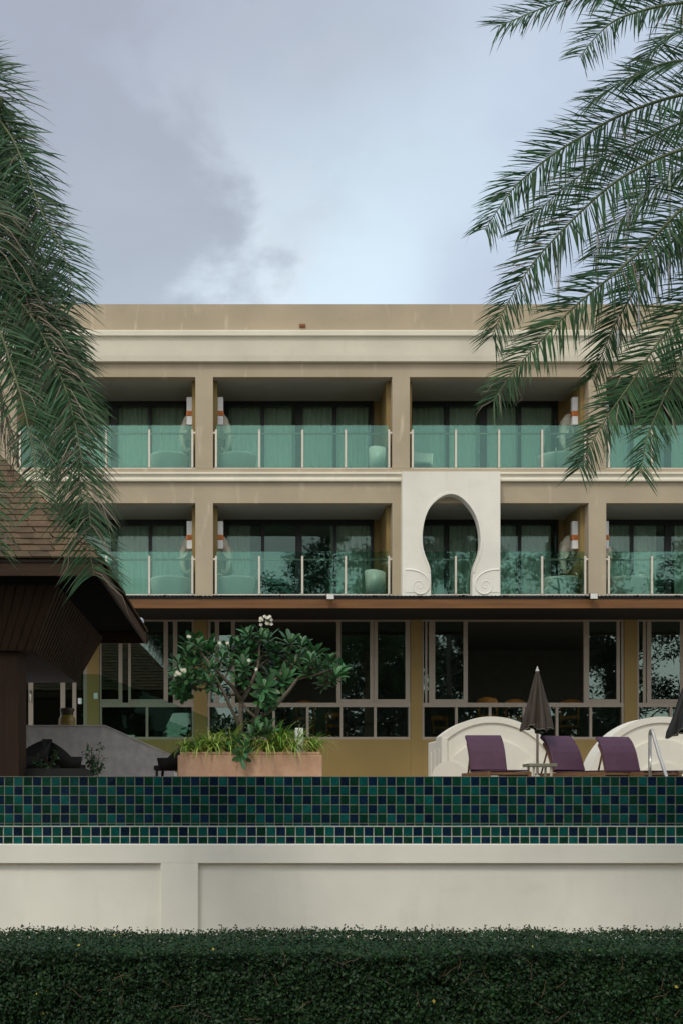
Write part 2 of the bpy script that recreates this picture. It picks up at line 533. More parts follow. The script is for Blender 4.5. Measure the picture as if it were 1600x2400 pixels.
def tiled(name, y, ztop, zbot, size, parent, seq_shift, strict, capl):
    b = MB()
    b.box(X0, X1, y, y + 0.13, zbot - 0.3, ztop - 0.006, 3)
    b.box(X0, X1, y - 0.006, y + 0.136, ztop - 0.006, ztop, 3)
    gap = size * 0.075
    rows = int(math.ceil((ztop - zbot) / size))
    ncol = int((X1 - X0) / size)
    prev = [0] * ncol
    for r in range(rows):
        z1 = ztop - capl - r * size
        z0 = max(z1 - size + gap, zbot - 0.02)
        if z0 >= z1: continue
        last = -1
        for c in range(ncol):
            if strict and random.random() > 0.10:
                k = (c + 2 * r + seq_shift + (1 if (c // 17) % 2 else 0)) % 3
            else:
                k = random.choice([0, 1, 2, 1, 2])
            if k == last or (r and k == prev[c] and random.random() < 0.9):
                opts = [q for q in (0, 1, 2) if q != last and q != prev[c]] or [q for q in (0, 1, 2) if q != last]
                k = random.choice(opts)
            last = k; prev[c] = k
            x0 = X0 + c * size; x1 = x0 + size - gap
            t = [random.uniform(-0.0022, 0.0022) for _ in range(4)]
            e = 0.007
            fy = y - 0.007
            vs = [(x0, y + 0.001, z0), (x1, y + 0.001, z0), (x1, y + 0.001, z1), (x0, y + 0.001, z1),
                  (x0 + e, fy + t[0] * .5, z0 + e), (x1 - e, fy + t[1] * .5, z0 + e), (x1 - e, fy + t[2] * .5, z1 - e), (x0 + e, fy + t[3] * .5, z1 - e)]
            b.mesh(vs, [(4, 5, 6, 7), (0, 1, 5, 4), (1, 2, 6, 5), (2, 3, 7, 6), (3, 0, 4, 7)], k)
    return b.build(name, [M['t_navy'], M['t_green'], M['t_teal'], M['grout_l' if name == 'channel_wall' else 'grout']], parent)


pool = thing('infinity_pool', (1.2, YU, 0), 'infinity pool with overflow walls of mixed navy, green and teal square tiles', 'pool')
tiled('overflow_wall', YU, Z(1819.5, YU), 1.5, 21.8 / FPX * YU, pool, 0, True, 0.008)
tiled('channel_wall', YL, Z(1936.5, YL), 1.36, 22.8 / FPX * YL, pool, 1, True, 0.008)
b = MB(); b.box(-15.9, 21.9, 13.44, 13.62, 1.9, 2.145, 0, 0.01)
b.build('coping', M['deck'], pool)

gw = thing('garden_wall', (1.2, YW, 0), 'long white rendered garden wall with sunken panels in front of the tiled pool', 'wall')
zt, zl = Z(1979, YW), Z(2023.5, YW)
b = MB()
b.box(-9, 13, YW, YW + 0.14, zl, zt, 0, 0.006)
b.build('coping_band', M['gwall'], gw)
b = MB()
b.box(X(377, YW), X(465, YW), YW, YW + 0.14, 0, zl - 0.0005, 0, 0.005)
b.build('pilaster', M['gwall'], gw)
b = MB(); b.box(-9, 13, YW + 0.055, YW + 0.135, 0, zl - 0.001)
b.build('panel', M['gwall'], gw)


# ------------------------------------------------------------------ hedge
def hedge():
    root = thing('hedge', (1.0, 7.8, 0), 'clipped dark green hedge running along the bottom in front of the white garden wall', 'hedge')
    x0, x1, yf, yb = -4.2, 5.9, 7.3, 8.27

    def top(x, y):
        return 0.885 + 0.035 * mnoise.noise(V((x * 0.9, y * 0.8, 3.3))) + 0.02 * mnoise.noise(V((x * 3.1, y * 3, 1.3)))

    def front(x, z):
        return yf + 0.05 * mnoise.noise(V((x * 1.3, z * 2.0, 8.3))) + 0.05 * mnoise.noise(V((x * 5.1, z * 6.0, 2.3))) + 0.035 * mnoise.noise(V((x * 14, z * 15, 5.3)))
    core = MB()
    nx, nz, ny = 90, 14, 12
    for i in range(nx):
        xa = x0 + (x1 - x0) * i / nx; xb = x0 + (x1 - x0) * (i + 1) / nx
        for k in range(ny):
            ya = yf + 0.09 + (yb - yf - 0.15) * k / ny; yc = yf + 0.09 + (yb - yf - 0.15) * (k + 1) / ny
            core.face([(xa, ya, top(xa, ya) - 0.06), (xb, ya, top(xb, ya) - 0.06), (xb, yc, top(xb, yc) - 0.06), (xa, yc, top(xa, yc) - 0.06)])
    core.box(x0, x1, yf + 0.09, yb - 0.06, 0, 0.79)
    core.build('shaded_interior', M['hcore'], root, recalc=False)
    lf = MB()

    def leaf(p, nrm, size):
        nrm = (nrm + V((random.gauss(0, .55), random.gauss(0, .55), random.gauss(0, .45)))).normalized()
        a = nrm.orthogonal().normalized()
        a.rotate(Matrix.Rotation(random.uniform(0, 2 * pi), 3, nrm))
        c = nrm.cross(a)
        L_, w_ = size, size * 0.30
        mi = 1 if random.random() < 0.0016 else 0
        lf.face([p, p + a * L_ * .45 + c * w_ + nrm * L_ * .06, p + a * L_, p + a * L_ * .45 - c * w_ + nrm * L_ * .06], mi)
    for _ in range(94000):
        x = random.uniform(x0, x1); z = random.uniform(0.28, 0.90)
        dpt = abs(random.gauss(0, 0.05))
        p = V((x, front(x, z) + dpt - 0.01 + max(0, z - 0.84) ** 2 * 6, min(z, top(x, yf))))
        leaf(p, V((0, -1, 0.45)), random.choice((0.015, 0.019, 0.024, 0.036)) * random.uniform(.85, 1.15))
    for _ in range(72000):
        x = random.uniform(x0, x1); y = random.uniform(yf - 0.02, yb)
        p = V((x, y, top(x, y) - abs(random.gauss(0, 0.02)) + 0.006))
        leaf(p, V((0, -0.25, 1)), random.uniform(0.018, 0.032))
    for _ in range(4200):         # back edge and stray shoots that break the outline
        x = random.uniform(x0, x1)
        y = yb + random.uniform(-0.25, 0.02)
        h = abs(random.gauss(0, 0.016))
        leaf(V((x, y, top(x, y) + h)), V((random.uniform(-.5, .5), -0.5, .6)), random.uniform(0.016, 0.028))
    tw = MB()
    for _ in range(260):
        x = random.uniform(x0, x1); y = yb + random.uniform(-0.4, 0.0)
        h = random.uniform(0.03, 0.075)
        q = V((x, y, top(x, y) - 0.01)); e = q + V((random.uniform(-.02, .02), 0, h))
        tw.tube([q, e], [0.0016, 0.0012], 4)
        for k in range(6):
            leaf(q.lerp(e, 0.3 + 0.7 * k / 5), V((random.uniform(-1, 1), -1, random.uniform(-.2, .8))), random.uniform(0.015, 0.024))
    for _ in range(64):           # bare twigs showing on the clipped face
        x = random.uniform(x0, x1); z = random.uniform(0.4, 0.82)
        p = V((x, front(x, z) - 0.028, z)); a = random.uniform(-0.6, 0.6) + random.choice([0.3, 1.0, 2.2])
        pts = [p]
        for k in range(4):
            a += random.uniform(-.45, .45)
            p = p + V((cos(a) * 0.035, random.uniform(-.006, .006), sin(a) * 0.03)); pts.append(p)
        tw.tube(pts, [0.0026, 0.0022, 0.0018, 0.0014, 0.001], 4)
    lf.build('leaves', [M['hleaf'], M['hyel']], root, recalc=False)
    tw.build('twigs', M['twig'], root)['kind'] = 'stuff'


hedge()

# ------------------------------------------------------------------ hotel
YF, YD, YB = 28.0, 29.83, 34.0             # facade, sliding doors, back of the rooms
C0, PITCH = -1.075, 5.15
COLS = [C0 - PITCH, C0, C0 + PITCH, C0 + 2 * PITCH, C0 + 3 * PITCH]
XL, XR = COLS[0] - 0.6, COLS[-1] + 0.6
FL2, FL3, STOREY = 7.10, 10.42, 3.32
hotel = thing('hotel_building', (4, YF, 2.0), 'three storey tan hotel with cream cornice, green glass balconies and a ground floor restaurant', 'hotel')

zp, zc1, zc0, zb3 = Z(712, YF), Z(773, YF - 0.25) - 0.02, Z(847, YF - 0.1), Z(883.5, YF)
b = MB(); b.box(XL, XR, YF + 0.02, YF + 0.3, zc1 - 0.05, zp); b.box(XL, XR, YF + 0.3, YB + 0.3, zc1 - 0.5, zc1 - 0.2)
b.build('parapet', M['tan'], hotel)
# cornice: upper lip, long cove, lower bead
prof = [(0.0, zc1 + 0.02), (0.24, zc1 + 0.02), (0.25, zc1 - 0.01), (0.25, zc1 - 0.12), (0.235, zc1 - 0.14), (0.20, zc1 - 0.15), (0.175, zc1 - 0.22), (0.155, zc1 - 0.40),
        (0.135, zc1 - 0.60), (0.11, zc1 - 0.74), (0.09, zc0 + 0.03), (0.105, zc0 + 0.015), (0.105, zc0), (0.0, zc0)]
b = MB()
vs = [(x, YF - p[0], p[1]) for x in (XL, XR) for p in prof]
n = len(prof)
b.mesh(vs, [(i, i + 1, n + i + 1, n + i) for i in range(n - 1)] + [tuple(range(n)), tuple(range(2 * n - 1, n - 1, -1))])
b.build('cornice', M['cream'], hotel)
b = MB(); b.box(XL, XR, YF, YF + 0.25, zb3, zc1 - 0.051)
b.build('beam', M['tan'], hotel)
zm1, zm0, zb2 = Z(1106, YF - 0.1), Z(1128, YF - 0.08), Z(1179, YF)
b = MB(); b.box(XL, XR, YF, YF + 0.25, zb2, FL3 - 0.002)
b.build('beam', M['tan'], hotel)
prof = [(0.0, zm1), (0.10, zm1), (0.105, zm1 - 0.02), (0.105, zm1 - 0.055), (0.07, zm1 - 0.07), (0.055, zm1 - 0.10), (0.06, zm1 - 0.14), (0.085, zm1 - 0.175),
        (0.09, zm1 - 0.19), (0.09, zm0 + 0.012), (0.07, zm0), (0.0, zm0)]
for xa, xb in ((XL, X(943.5, 27.8)), (X(1170, 27.8), XR)):
    b = MB(); n = len(prof)
    vs = [(x, YF - p[0], p[1]) for x in (xa, xb) for p in prof]
    b.mesh(vs, [(i, i + 1, n + i + 1, n + i) for i in range(n - 1)] + [tuple(range(n)), tuple(range(2 * n - 1, n - 1, -1))])
    b.build('moulding', M['cream'], hotel)
for cx in COLS:
    b = MB()
    b.box(cx - 0.23, cx + 0.23, YF - 0.004, YF + 0.35, FL3, zb3 - 0.0005)
    b.box(cx - 0.23, cx + 0.23, YF - 0.004, YF + 0.35, 6.9, zb2 - 0.0005)
    b.build('column', M['tan'], hotel)
    b = MB()
    for z0, z1 in ((FL2, zb2 + 0.02), (FL3, zb3 + 0.02)):
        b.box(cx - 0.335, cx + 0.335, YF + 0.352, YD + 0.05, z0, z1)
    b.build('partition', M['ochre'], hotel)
    b = MB()
    for z0, z1 in ((FL2, zb2 + 0.02), (FL3, zb3 + 0.02)):
        b.box(cx - 0.12, cx + 0.12, YD + 0.05, YB, z0, z1)
    b.build('room_partition', M['room'], hotel)
for z0, z1 in ((6.88, FL2 - 0.003), (zb2 + 0.021, FL3 - 0.004), (zb3 + 0.021, zc1 - 0.6)):
    b = MB(); b.box(XL, XR, YF + 0.251, YB + 0.2, z0, z1)
    b.build('floor_slab', M['ceil'], hotel)
b = MB(); b.box(XL, XR, YB, YB + 0.2, 2, zc1 - 0.2); b.box(XL - 0.2, XL, YF + 0.02, YB + 0.2, 2, zp - 0.1); b.box(XR, XR + 0.2, YF + 0.02, YB + 0.2, 2, zp - 0.1)
b.build('rear_wall', M['room'], hotel)
b = MB()
dz = Z(764, YF + 0.02)
b.box(X(702, YF), X(716, YF), YF - 0.02, YF + 0.05, dz - 0.045, dz + 0.045, 0, 0.01)
b.box(X(704, YF), X(713, YF), YF - 0.03, YF - 0.018, dz - 0.02, dz + 0.02, 0)
b.build('drain_outlet', M['rust'], hotel)


def curtain(parent, xa, xb, z0, z1, y, amp=0.035, flare=0.0):
    c = MB()
    n = max(12, int((xb - xa) / 0.018))
    ph = random.uniform(0, 6)
    rows = 5
    vs, fs = [], []
    for j in range(rows + 1):
        tz = j / rows
        for i in range(n + 1):
            u = i / n
            xx = xa + (xb - xa) * u
            if flare: xx = xa + (xx - xa) * (1 + flare * (1 - tz))
            yy = y + 1.5 * amp * sin(xx * 38 + ph + 1.3 * sin(xx * 7 + ph)) * (0.75 + 0.4 * sin(xx * 11 + ph)) + 0.012 * sin(xx * 90 + tz * 2)
            vs.append((xx, yy, z0 + (z1 - z0) * tz))
    for j in range(rows):
        for i in range(n):
            a = j * (n + 1) + i
            fs.append((a, a + 1, a + n + 2, a + n + 1))
    c.mesh(vs, fs, 0, True)
    return c.build('curtain', M['curtain'], parent, recalc=False)


def door_set(cx, zf, style):
    xa, xb = cx + 0.56, cx + 4.58
    zh = zf + 2.295
    zce = zf + 2.42
    fr = MB()
    fr.box(xa - 0.07, xb + 0.07, YD - 0.03, YD + 0.09, zh, zce + 0.02)
    fr.box(xa - 0.07, xa, YD - 0.03, YD + 0.09, zf, zh)
    fr.box(xb, xb + 0.07, YD - 0.03, YD + 0.09, zf, zh)
    fr.box(xa, xb, YD - 0.02, YD + 0.08, zf, zf + 0.05)
    wd = (xb - xa) / 4
    for k in (1, 2, 3):
        hw = 0.045 if k != 2 else 0.09
        fr.box(xa + k * wd - hw, xa + k * wd + hw, YD - 0.02, YD + 0.05, zf + 0.05, zh)
    f = fr.build('sliding_door', M['dark_frame'], hotel)
    for k in range(4):
        p = MB()
        e0 = 0.0 if k == 0 else (0.045 if k != 2 else 0.09)
        e1 = 0.0 if k == 3 else (0.045 if k != 1 else 0.09)
        p.box(xa + k * wd + e0 + 0.002, xa + (k + 1) * wd - e1 - 0.002, YD + 0.012, YD + 0.02, zf + 0.052, zh - 0.002)
        p.build('pane', M['g_door'], f)
    cy = YD + 0.21
    if style == 'closed':
        for k in range(4):
            curtain(f, xa + k * wd + (0.10 if k == 2 else 0.05), xa + (k + 1) * wd - (0.17 if k == 1 else 0.06), zf + 0.03, zh + 0.05, cy)
    elif style == 'parted':
        curtain(f, xa + 0.06, xa + 0.66, zf + 0.03, zh + 0.05, cy, 0.05)
        curtain(f, xb - 1.12, xb - 0.02, zf + 0.03, zh + 0.05, cy, 0.05, 0.04)
    elif style == 'ajar':
        for k in range(4):
            curtain(f, xa + k * wd + (0.25 if k == 2 else 0.02), xa + (k + 1) * wd - (0.25 if k == 1 else 0.02), zf + 0.03, zh + 0.05, cy, 0.045)
    for wa, wb in ((cx + 0.336, xa - 0.071), (xb + 0.071, cx + PITCH - 0.336)):      # wall beside the doors
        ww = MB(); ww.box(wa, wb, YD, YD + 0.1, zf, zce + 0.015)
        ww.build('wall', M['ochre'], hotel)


def railing(cx, zf):
    yr = YF + 0.06
    r = MB()
    r.box(cx + 0.235, cx + PITCH - 0.235, yr - 0.03, yr + 0.03, zf + 0.002, zf + 0.03)
    ro = r.build('balcony_railing', M['post'], hotel)
    xs = [cx + 0.31 + 1.1325 * k for k in range(5)]
    for i, x in enumerate(xs):
        q = MB(); q.box(x - 0.026, x + 0.026, yr - 0.045, yr - 0.006, zf + 0.03, zf + 1.03, 0, 0.004)
        if i in (0, 4):
            s = -1 if i == 0 else 1
            q.box(x + s * 0.026, x + s * 0.082, yr - 0.04, yr - 0.01, zf + 0.925, zf + 0.975)
        q.build('post', M['post'], ro)
    hr = MB()
    hr.tube([(xs[0], yr + 0.04, zf + 0.95), (xs[-1], yr + 0.04, zf + 0.95)], 0.024, 8)
    hr.build('handrail', M['post'], ro)
    for k in range(4):
        p = MB()
        p.box(xs[k] + 0.004, xs[k + 1] - 0.004, yr, yr + 0.012, zf + 0.032, zf + 1.155)
        p.build('glass_panel', M['g_rail'], ro)


STY = {(0, 2): 'closed', (1, 2): 'parted', (2, 2): 'closed', (3, 2): 'ajar', (0, 3): 'closed', (1, 3): 'closed', (2, 3): 'closed', (3, 3): 'closed'}
for i in range(4):
    for fl, zf in ((2, FL2), (3, FL3)):
        door_set(COLS[i], zf, STY[(i, fl)])
        railing(COLS[i], zf)

# white keyhole arch screen on the second storey
YS = 27.72


def az(px, py): return ((930 + px / 6.03 - PX0) / FPX * YS, EYE + (PY0 - (1080 + py / 6.03)) / FPX * YS)


leftc = [(475, 1905), (476, 1720), (473, 1570), (455, 1490), (432, 1430), (408, 1370), (385, 1305), (366, 1235), (356, 1150), (354, 1070), (360, 980), (376, 880),
         (400, 790), (430, 715), (470, 645), (520, 588), (575, 540), (640, 500), (700, 478), (757, 470)]
rightc = [(757, 470), (815, 478), (875, 502), (935, 545), (985, 595), (1035, 655), (1080, 725), (1115, 795), (1142, 880), (1162, 970), (1174, 1070), (1176, 1150),
          (1168, 1235), (1148, 1320), (1124, 1385), (1100, 1445), (1080, 1500), (1064, 1580), (1059, 1720), (1058, 1905)]
opening = leftc + rightc[1:]
b = MB()
zb_ = az(0, 1905)[1]
ow = [az(*p) for p in opening]
xl, ztop = az(72, 150); xr = az(1454, 0)[0]
outer = []
n = len(ow)
tot = n - 1
for i, p in enumerate(ow):
    u = i / tot
    if u < 0.30: q = (xl, zb_ + (ztop - zb_) * u / 0.30)
    elif u < 0.70: q = (xl + (xr - xl) * (u - 0.30) / 0.40, ztop)
    else: q = (xr, ztop + (zb_ - ztop) * (u - 0.70) / 0.30)
    outer.append(q)
# the corners must be exact
ci = min(range(n), key=lambda i: abs(i / tot - 0.30)); outer[ci] = (xl, ztop)
cj = min(range(n), key=lambda i: abs(i / tot - 0.70)); outer[cj] = (xr, ztop)
b.ring_prism(outer, ow, YS, YF - 0.006)
scr = b.build('arch_screen', M['white'], hotel)
b = MB()
cz = az(757, 1050)
lip = []
for i, p in enumerate(ow[2:-2]):
    a = V((ow[i + 1][0], ow[i + 1][1])); c = V((ow[i + 3][0], ow[i + 3][1]))
    t = (c - a).normalized(); nn = V((-t.y, t.x))
    lip.append((p[0] + nn.x * 0.045, p[1] + nn.y * 0.045))
b.ring_prism(lip, ow[2:-2], YS - 0.022, YS - 0.001)
b.build('trim', M['white'], scr)
for s, ccx in ((1, 310), (-1, 1245)):
    b = MB()
    # raised shoulder that rolls into a spiral
    sp = []
    for k in range(60):
        a = pi / 2 - s * 0 - (k / 59) * 2 * pi * 2.1
        r = 138 * (1 - k / 59) ** 1.25 + 12
        sp.append((ccx + s * (cos(a) * r), 1760 - sin(a) * r * 1.0 + 0))
    head = [(ccx - s * 195, 1540), (ccx - s * 120, 1541), (ccx - s * 40, 1556), (ccx + s * 40, 1590), (ccx + s * 100, 1640), (ccx + s * 138, 1710), (ccx + s * 136, 1790),
            (ccx + s * 100, 1850), (ccx + s * 40, 1880), (ccx - s * 30, 1872), (ccx - s * 78, 1825), (ccx - s * 85, 1760), (ccx - s * 50, 1712), (ccx + s * 0, 1700),
            (ccx + s * 40, 1720), (ccx + s * 52, 1760), (ccx + s * 30, 1795), (ccx - s * 5, 1800), (ccx - s * 25, 1775), (ccx - s * 10, 1752), (ccx + s * 8, 1758)]
    pts = [az(*p) for p in head]
    fine = []
    for i in range(len(pts) - 1):
        p0 = V(pts[max(i - 1, 0)]); p1 = V(pts[i]); p2 = V(pts[i + 1]); p3 = V(pts[min(i + 2, len(pts) - 1)])
        for k in range(6):
            t = k / 6
            fine.append(0.5 * ((2 * p1) + (-p0 + p2) * t + (2 * p0 - 5 * p1 + 4 * p2 - p3) * t * t + (-p0 + 3 * p1 - 3 * p2 + p3) * t ** 3))
    m_ = len(fine)
    b.tube([(p[0], YS - 0.004, p[1]) for p in fine], [0.026 - 0.012 * i / m_ for i in range(m_)], 8)
    plate = [az(ccx - s * 196, 1546)] + [tuple(p) for p in fine[6:54]] + [az(ccx - s * 60, 1860), az(ccx - s * 196, 1860)]
    b.prism(plate, YS - 0.012, YS - 0.0005)
    b.build('volute', M['white'], scr)

# ------------------------------------------------------------------ restaurant storey
YG, YC = 25.6, 23.6                          # window wall, canopy edge
ROOMF = 2.95
b = MB()
ztw = 6.42
GC = [(205, 233), (455, 486), (962, 988), (1462, 1492), (1965, 1993)]
for a, c in GC:
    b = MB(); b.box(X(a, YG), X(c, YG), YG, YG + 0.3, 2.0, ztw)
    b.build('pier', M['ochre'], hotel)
zs = Z(1733, YG)
for (a0, a), (c, c1) in zip(GC[:-1], GC[1:]):
    if a < 440 and a0 < 440: pass
    b = MB(); b.box(X(a, YG) + 0.001, X(c, YG) - 0.001, YG + 0.01, YG + 0.24, 2.0, zs)
    b.build('apron_wall', M['ochre'], hotel)


def window(px0, px1, verts, lowers, big):
    """px0..px1 outer edge; verts: upright frame bars (px, px) above the transom; lowers: centre px of the mullions below it."""
    y0, y1 = YG + 0.02, YG + 0.10
    zt1, zt0 = Z(1647, YG), Z(1657, YG)
    zh = Z(1456, YG)
    f = MB()
    xa, xb = X(px0, YG), X(px1, YG)
    f.box(xa, xb, y0, y1, zs, Z(1727, YG))
    f.box(xa, xb, y0 - 0.015, y1, zt0, zt1)
    f.box(xa, xb, y0, y1, zh, ztw)
    f.box(xa, xa + 0.05, y0 + 0.001, y1, Z(1727, YG), zt0); f.box(xb - 0.05, xb, y0 + 0.001, y1, Z(1727, YG), zt0)
    for c in lowers:
        f.box(X(c - 3, YG), X(c + 3, YG), y0 + 0.002, y1 - 0.002, Z(1727, YG), zt0)
    for i, (a, c) in enumerate(verts):
        f.box(X(a, YG), X(c, YG), y0 + 0.004 + 0.02 * (i % 2), y1 - 0.004, zt1, zh)
    fo = f.build('window', M['alu'], hotel)
    lat = MB()
    edges = [verts[0]] + list(verts[1:])
    for i in range(len(verts) - 1):
        a, c = verts[i][1], verts[i + 1][0]
        if c - a < 3: continue
        if (a, c) != big and c - a > 30:       # sliding sash bottom rail
            lat.box(X(a, YG), X(c, YG), y0 + 0.012, y1 - 0.012, zt1, zt1 + 0.085)
    if lat.v: lat.build('sash', M['alu'], fo)
    for i in range(len(verts) - 1):
        a, c = verts[i][1], verts[i + 1][0]
        if c - a < 3 or (a, c) == big: continue            # the middle light stands open
        p = MB(); yy = y0 + 0.03 + 0.012 * (i % 2)
        p.box(X(a, YG) - 0.003, X(c, YG) + 0.003, yy, yy + 0.006, zt1 + 0.001, zh + 0.004)
        p.build('pane', M['g_win'], fo)
    ed = [px0 + 5] + list(lowers) + [px1 - 5]
    for a, c in zip(ed[:-1], ed[1:]):
        p = MB(); p.box(X(a + 2.5, YG), X(c - 2.5, YG), y0 + 0.04, y0 + 0.046, Z(1728, YG), zt0 + 0.003)
        p.build('pane', M['g_win'], fo)


window(234, 455, [(234, 238), (278, 287), (301, 307), (384, 394), (406, 416), (450, 455)], [345], None)
window(486.5, 961.5, [(487, 494), (504, 514), (542, 551), (789, 799), (867, 875), (876, 885), (950, 961)], [563, 642, 721, 800, 879], (551, 789))
window(988.5, 1461.5, [(989, 992), (996, 1001), (1005, 1019), (1086, 1096), (1368, 1380), (1445, 1453), (1456, 1461)], [1069, 1148, 1227, 1305, 1384], (1096, 1368))
window(1492.5, 1964, [(1493, 1497), (1507, 1514), (1516, 1526), (1594, 1604), (1870, 1880), (1950, 1963)], [1572, 1651, 1730, 1810, 1888], (1604, 1870))
# glass entrance at the far left
f = MB()
for a, c in ((-60, -50), (67, 78), (142, 153), (170, 179), (196, 205)):
    f.box(X(a, YG), X(c, YG), YG + 0.02, YG + 0.1, 2.9, 5.9)
f.box(X(-60, YG), X(205, YG), YG + 0.021, YG + 0.099, 5.9, ztw)
f.box(X(-60, YG), X(205, YG), YG + 0.021, YG + 0.099, 2.0, 2.9)
ent = f.build('entrance_door', M['alu'], hotel)
for a, c in ((-50, 67), (78, 142), (153, 170), (179, 196)):
    p = MB(); p.box(X(a, YG), X(c, YG), YG + 0.05, YG + 0.056, 2.9, 5.9); p.build('pane', M['g_win'], ent)
hd = MB()
hd.tube([P(72.5, 1619, YG - 0.02), P(72.5, 1645, YG - 0.02)], 0.028, 8)
hd.build('handle', M['steel'], ent)
for wa, wb in ((X(-70, YG) - 5, X(-60, YG)), (X(1993, YG), XR + 0.2)):
    b = MB(); b.box(wa, wb, YG, YG + 0.3, 2, ztw); b.build('wall', M['ochre'], hotel)
b = MB()
b.box(XL, XR, YG + 0.31, YB, 2.0, ROOMF)
b.build('restaurant_floor', M['room'], hotel)
b = MB(); b.box(XL, XR, YG + 0.31, YB, 6.43, 6.58)
b.build('restaurant_ceiling', M['room'], hotel)
# canopy: timber fascia, dark soffit, corrugated roof sheet
b = MB()
b.box(XL - 0.3, XR + 0.3, YC, YC + 0.05, Z(1425, YC), Z(1404, YC))
b.box(XL - 0.3, XR + 0.3, YC - 0.018, YC - 0.001, Z(1425.5, YC), Z(1419, YC))
can = b.build('canopy', M['wood_f'], hotel)
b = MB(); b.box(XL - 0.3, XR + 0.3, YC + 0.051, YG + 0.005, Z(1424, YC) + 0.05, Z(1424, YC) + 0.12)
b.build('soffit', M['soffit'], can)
b = MB(); b.box(XL - 0.3, XR + 0.3, YC - 0.01, YC + 0.06, Z(1403.7, YC), Z(1399.5, YC))
b.build('gutter', M['black'], can)
b = MB()
nn_ = 900
vs, fs = [], []
for i in range(nn_ + 1):
    x = XL - 0.3 + (XR - XL + 0.6) * i / nn_
    zz = 0.010 * sin(x * 2 * pi / 0.09)
    vs += [(x, YC - 0.05, Z(1397.5, YC) + zz), (x, YF - 0.02, 7.03 + zz)]
for i in range(nn_): fs.append((2 * i, 2 * i + 2, 2 * i + 3, 2 * i + 1))
b.mesh(vs, fs)
b.build('roof_sheet', M['sheet'], can, recalc=False)
b = MB()
for px in (385, 468, 570, 660, 877, 980, 1082, 1186, 1290, 1492, 1588):
    c = P(px, 1397, YC - 0.06)
    for k in range(7):
        b.ellipsoid(c + V((random.uniform(-.06, .06), random.uniform(0, .1), random.uniform(-.008, .02))), (0.03, 0.03, 0.012), 0, None, 1)
b.build('gutter_debris', M['soil'], can)['kind'] = 'stuff'

# ------------------------------------------------------------------ balcony fittings: lamps, elephant heads, tubs, chairs


def lamp_mesh():
    t = thing('wall_lamp', (0, 0, 0), 'x', 'wall lamp', 'white lamps with orange bands in the balconies')
    u = MB(); u.box(-0.075, 0.075, -0.075, 0.075, 0.37, 0.74, 0, 0.006); u.build('shade', M['lampw'], t)
    u = MB(); u.box(-0.075, 0.075, -0.075, 0.075, 0.0, 0.235, 0, 0.006); u.build('shade', M['lampw'], t)
    u = MB(); u.box(-0.088, 0.088, -0.088, 0.088, 0.236, 0.369, 0, 0.008)
    for k in range(3):
        for s in (-1, 1):
            u.tube([(-0.03 + 0.03 * k, -0.0885, 0.26), (-0.03 + 0.03 * k + s * 0.012, -0.0885, 0.345)], 0.004, 4)
    u.build('band', M['orange'], t)
    return t


def elephant_mesh():
    u = MB()
    u.ellipsoid((0.10, 0, 0.80), (0.17, 0.19, 0.25))                 # brow and head, facing +x
    u.ellipsoid((0.06, 0.0, 0.98), (0.12, 0.15, 0.12))
    u.ellipsoid((0.19, 0.0, 0.66), (0.12, 0.13, 0.18))
    for s in (-1, 1):
        Mx = Matrix.Rotation(s * radians(28), 3, 'Z')
        u.ellipsoid((0.02, s * 0.24, 0.74), (0.05, 0.17, 0.27), 0, Mx)
        u.ellipsoid((0.04, s * 0.26, 0.52), (0.04, 0.09, 0.16), 0, Mx)
        u.tube([(0.20, s * 0.10, 0.58), (0.29, s * 0.13, 0.48), (0.37, s * 0.14, 0.42), (0.44, s * 0.13, 0.42)], [0.036, 0.03, 0.024, 0.014], 8)
    tr = [(0.22, 0, 0.72), (0.28, 0, 0.60), (0.305, 0, 0.46), (0.305, 0, 0.32), (0.28, 0, 0.19), (0.22, 0, 0.10), (0.14, 0, 0.075), (0.08, 0, 0.12), (0.07, 0, 0.18)]
    u.tube(tr, [0.125, 0.105, 0.09, 0.075, 0.065, 0.056, 0.05, 0.044, 0.036], 12)
    u.box(-0.05, 0.04, -0.17, 0.17, 0.45, 1.05)
    o = u.build('elephant_head', M['stonew'], None, (0, 0, 0))
    md = o.modifiers.new('merge', 'REMESH'); md.mode = 'VOXEL'; md.voxel_size = 0.022; md.use_smooth_shade = True
    dg = bpy.context.evaluated_depsgraph_get()
    me = bpy.data.meshes.new_from_object(o.evaluated_get(dg))
    o.modifiers.clear(); o.data = me
    me.materials.clear(); me.materials.append(M['stonew'])
    return o


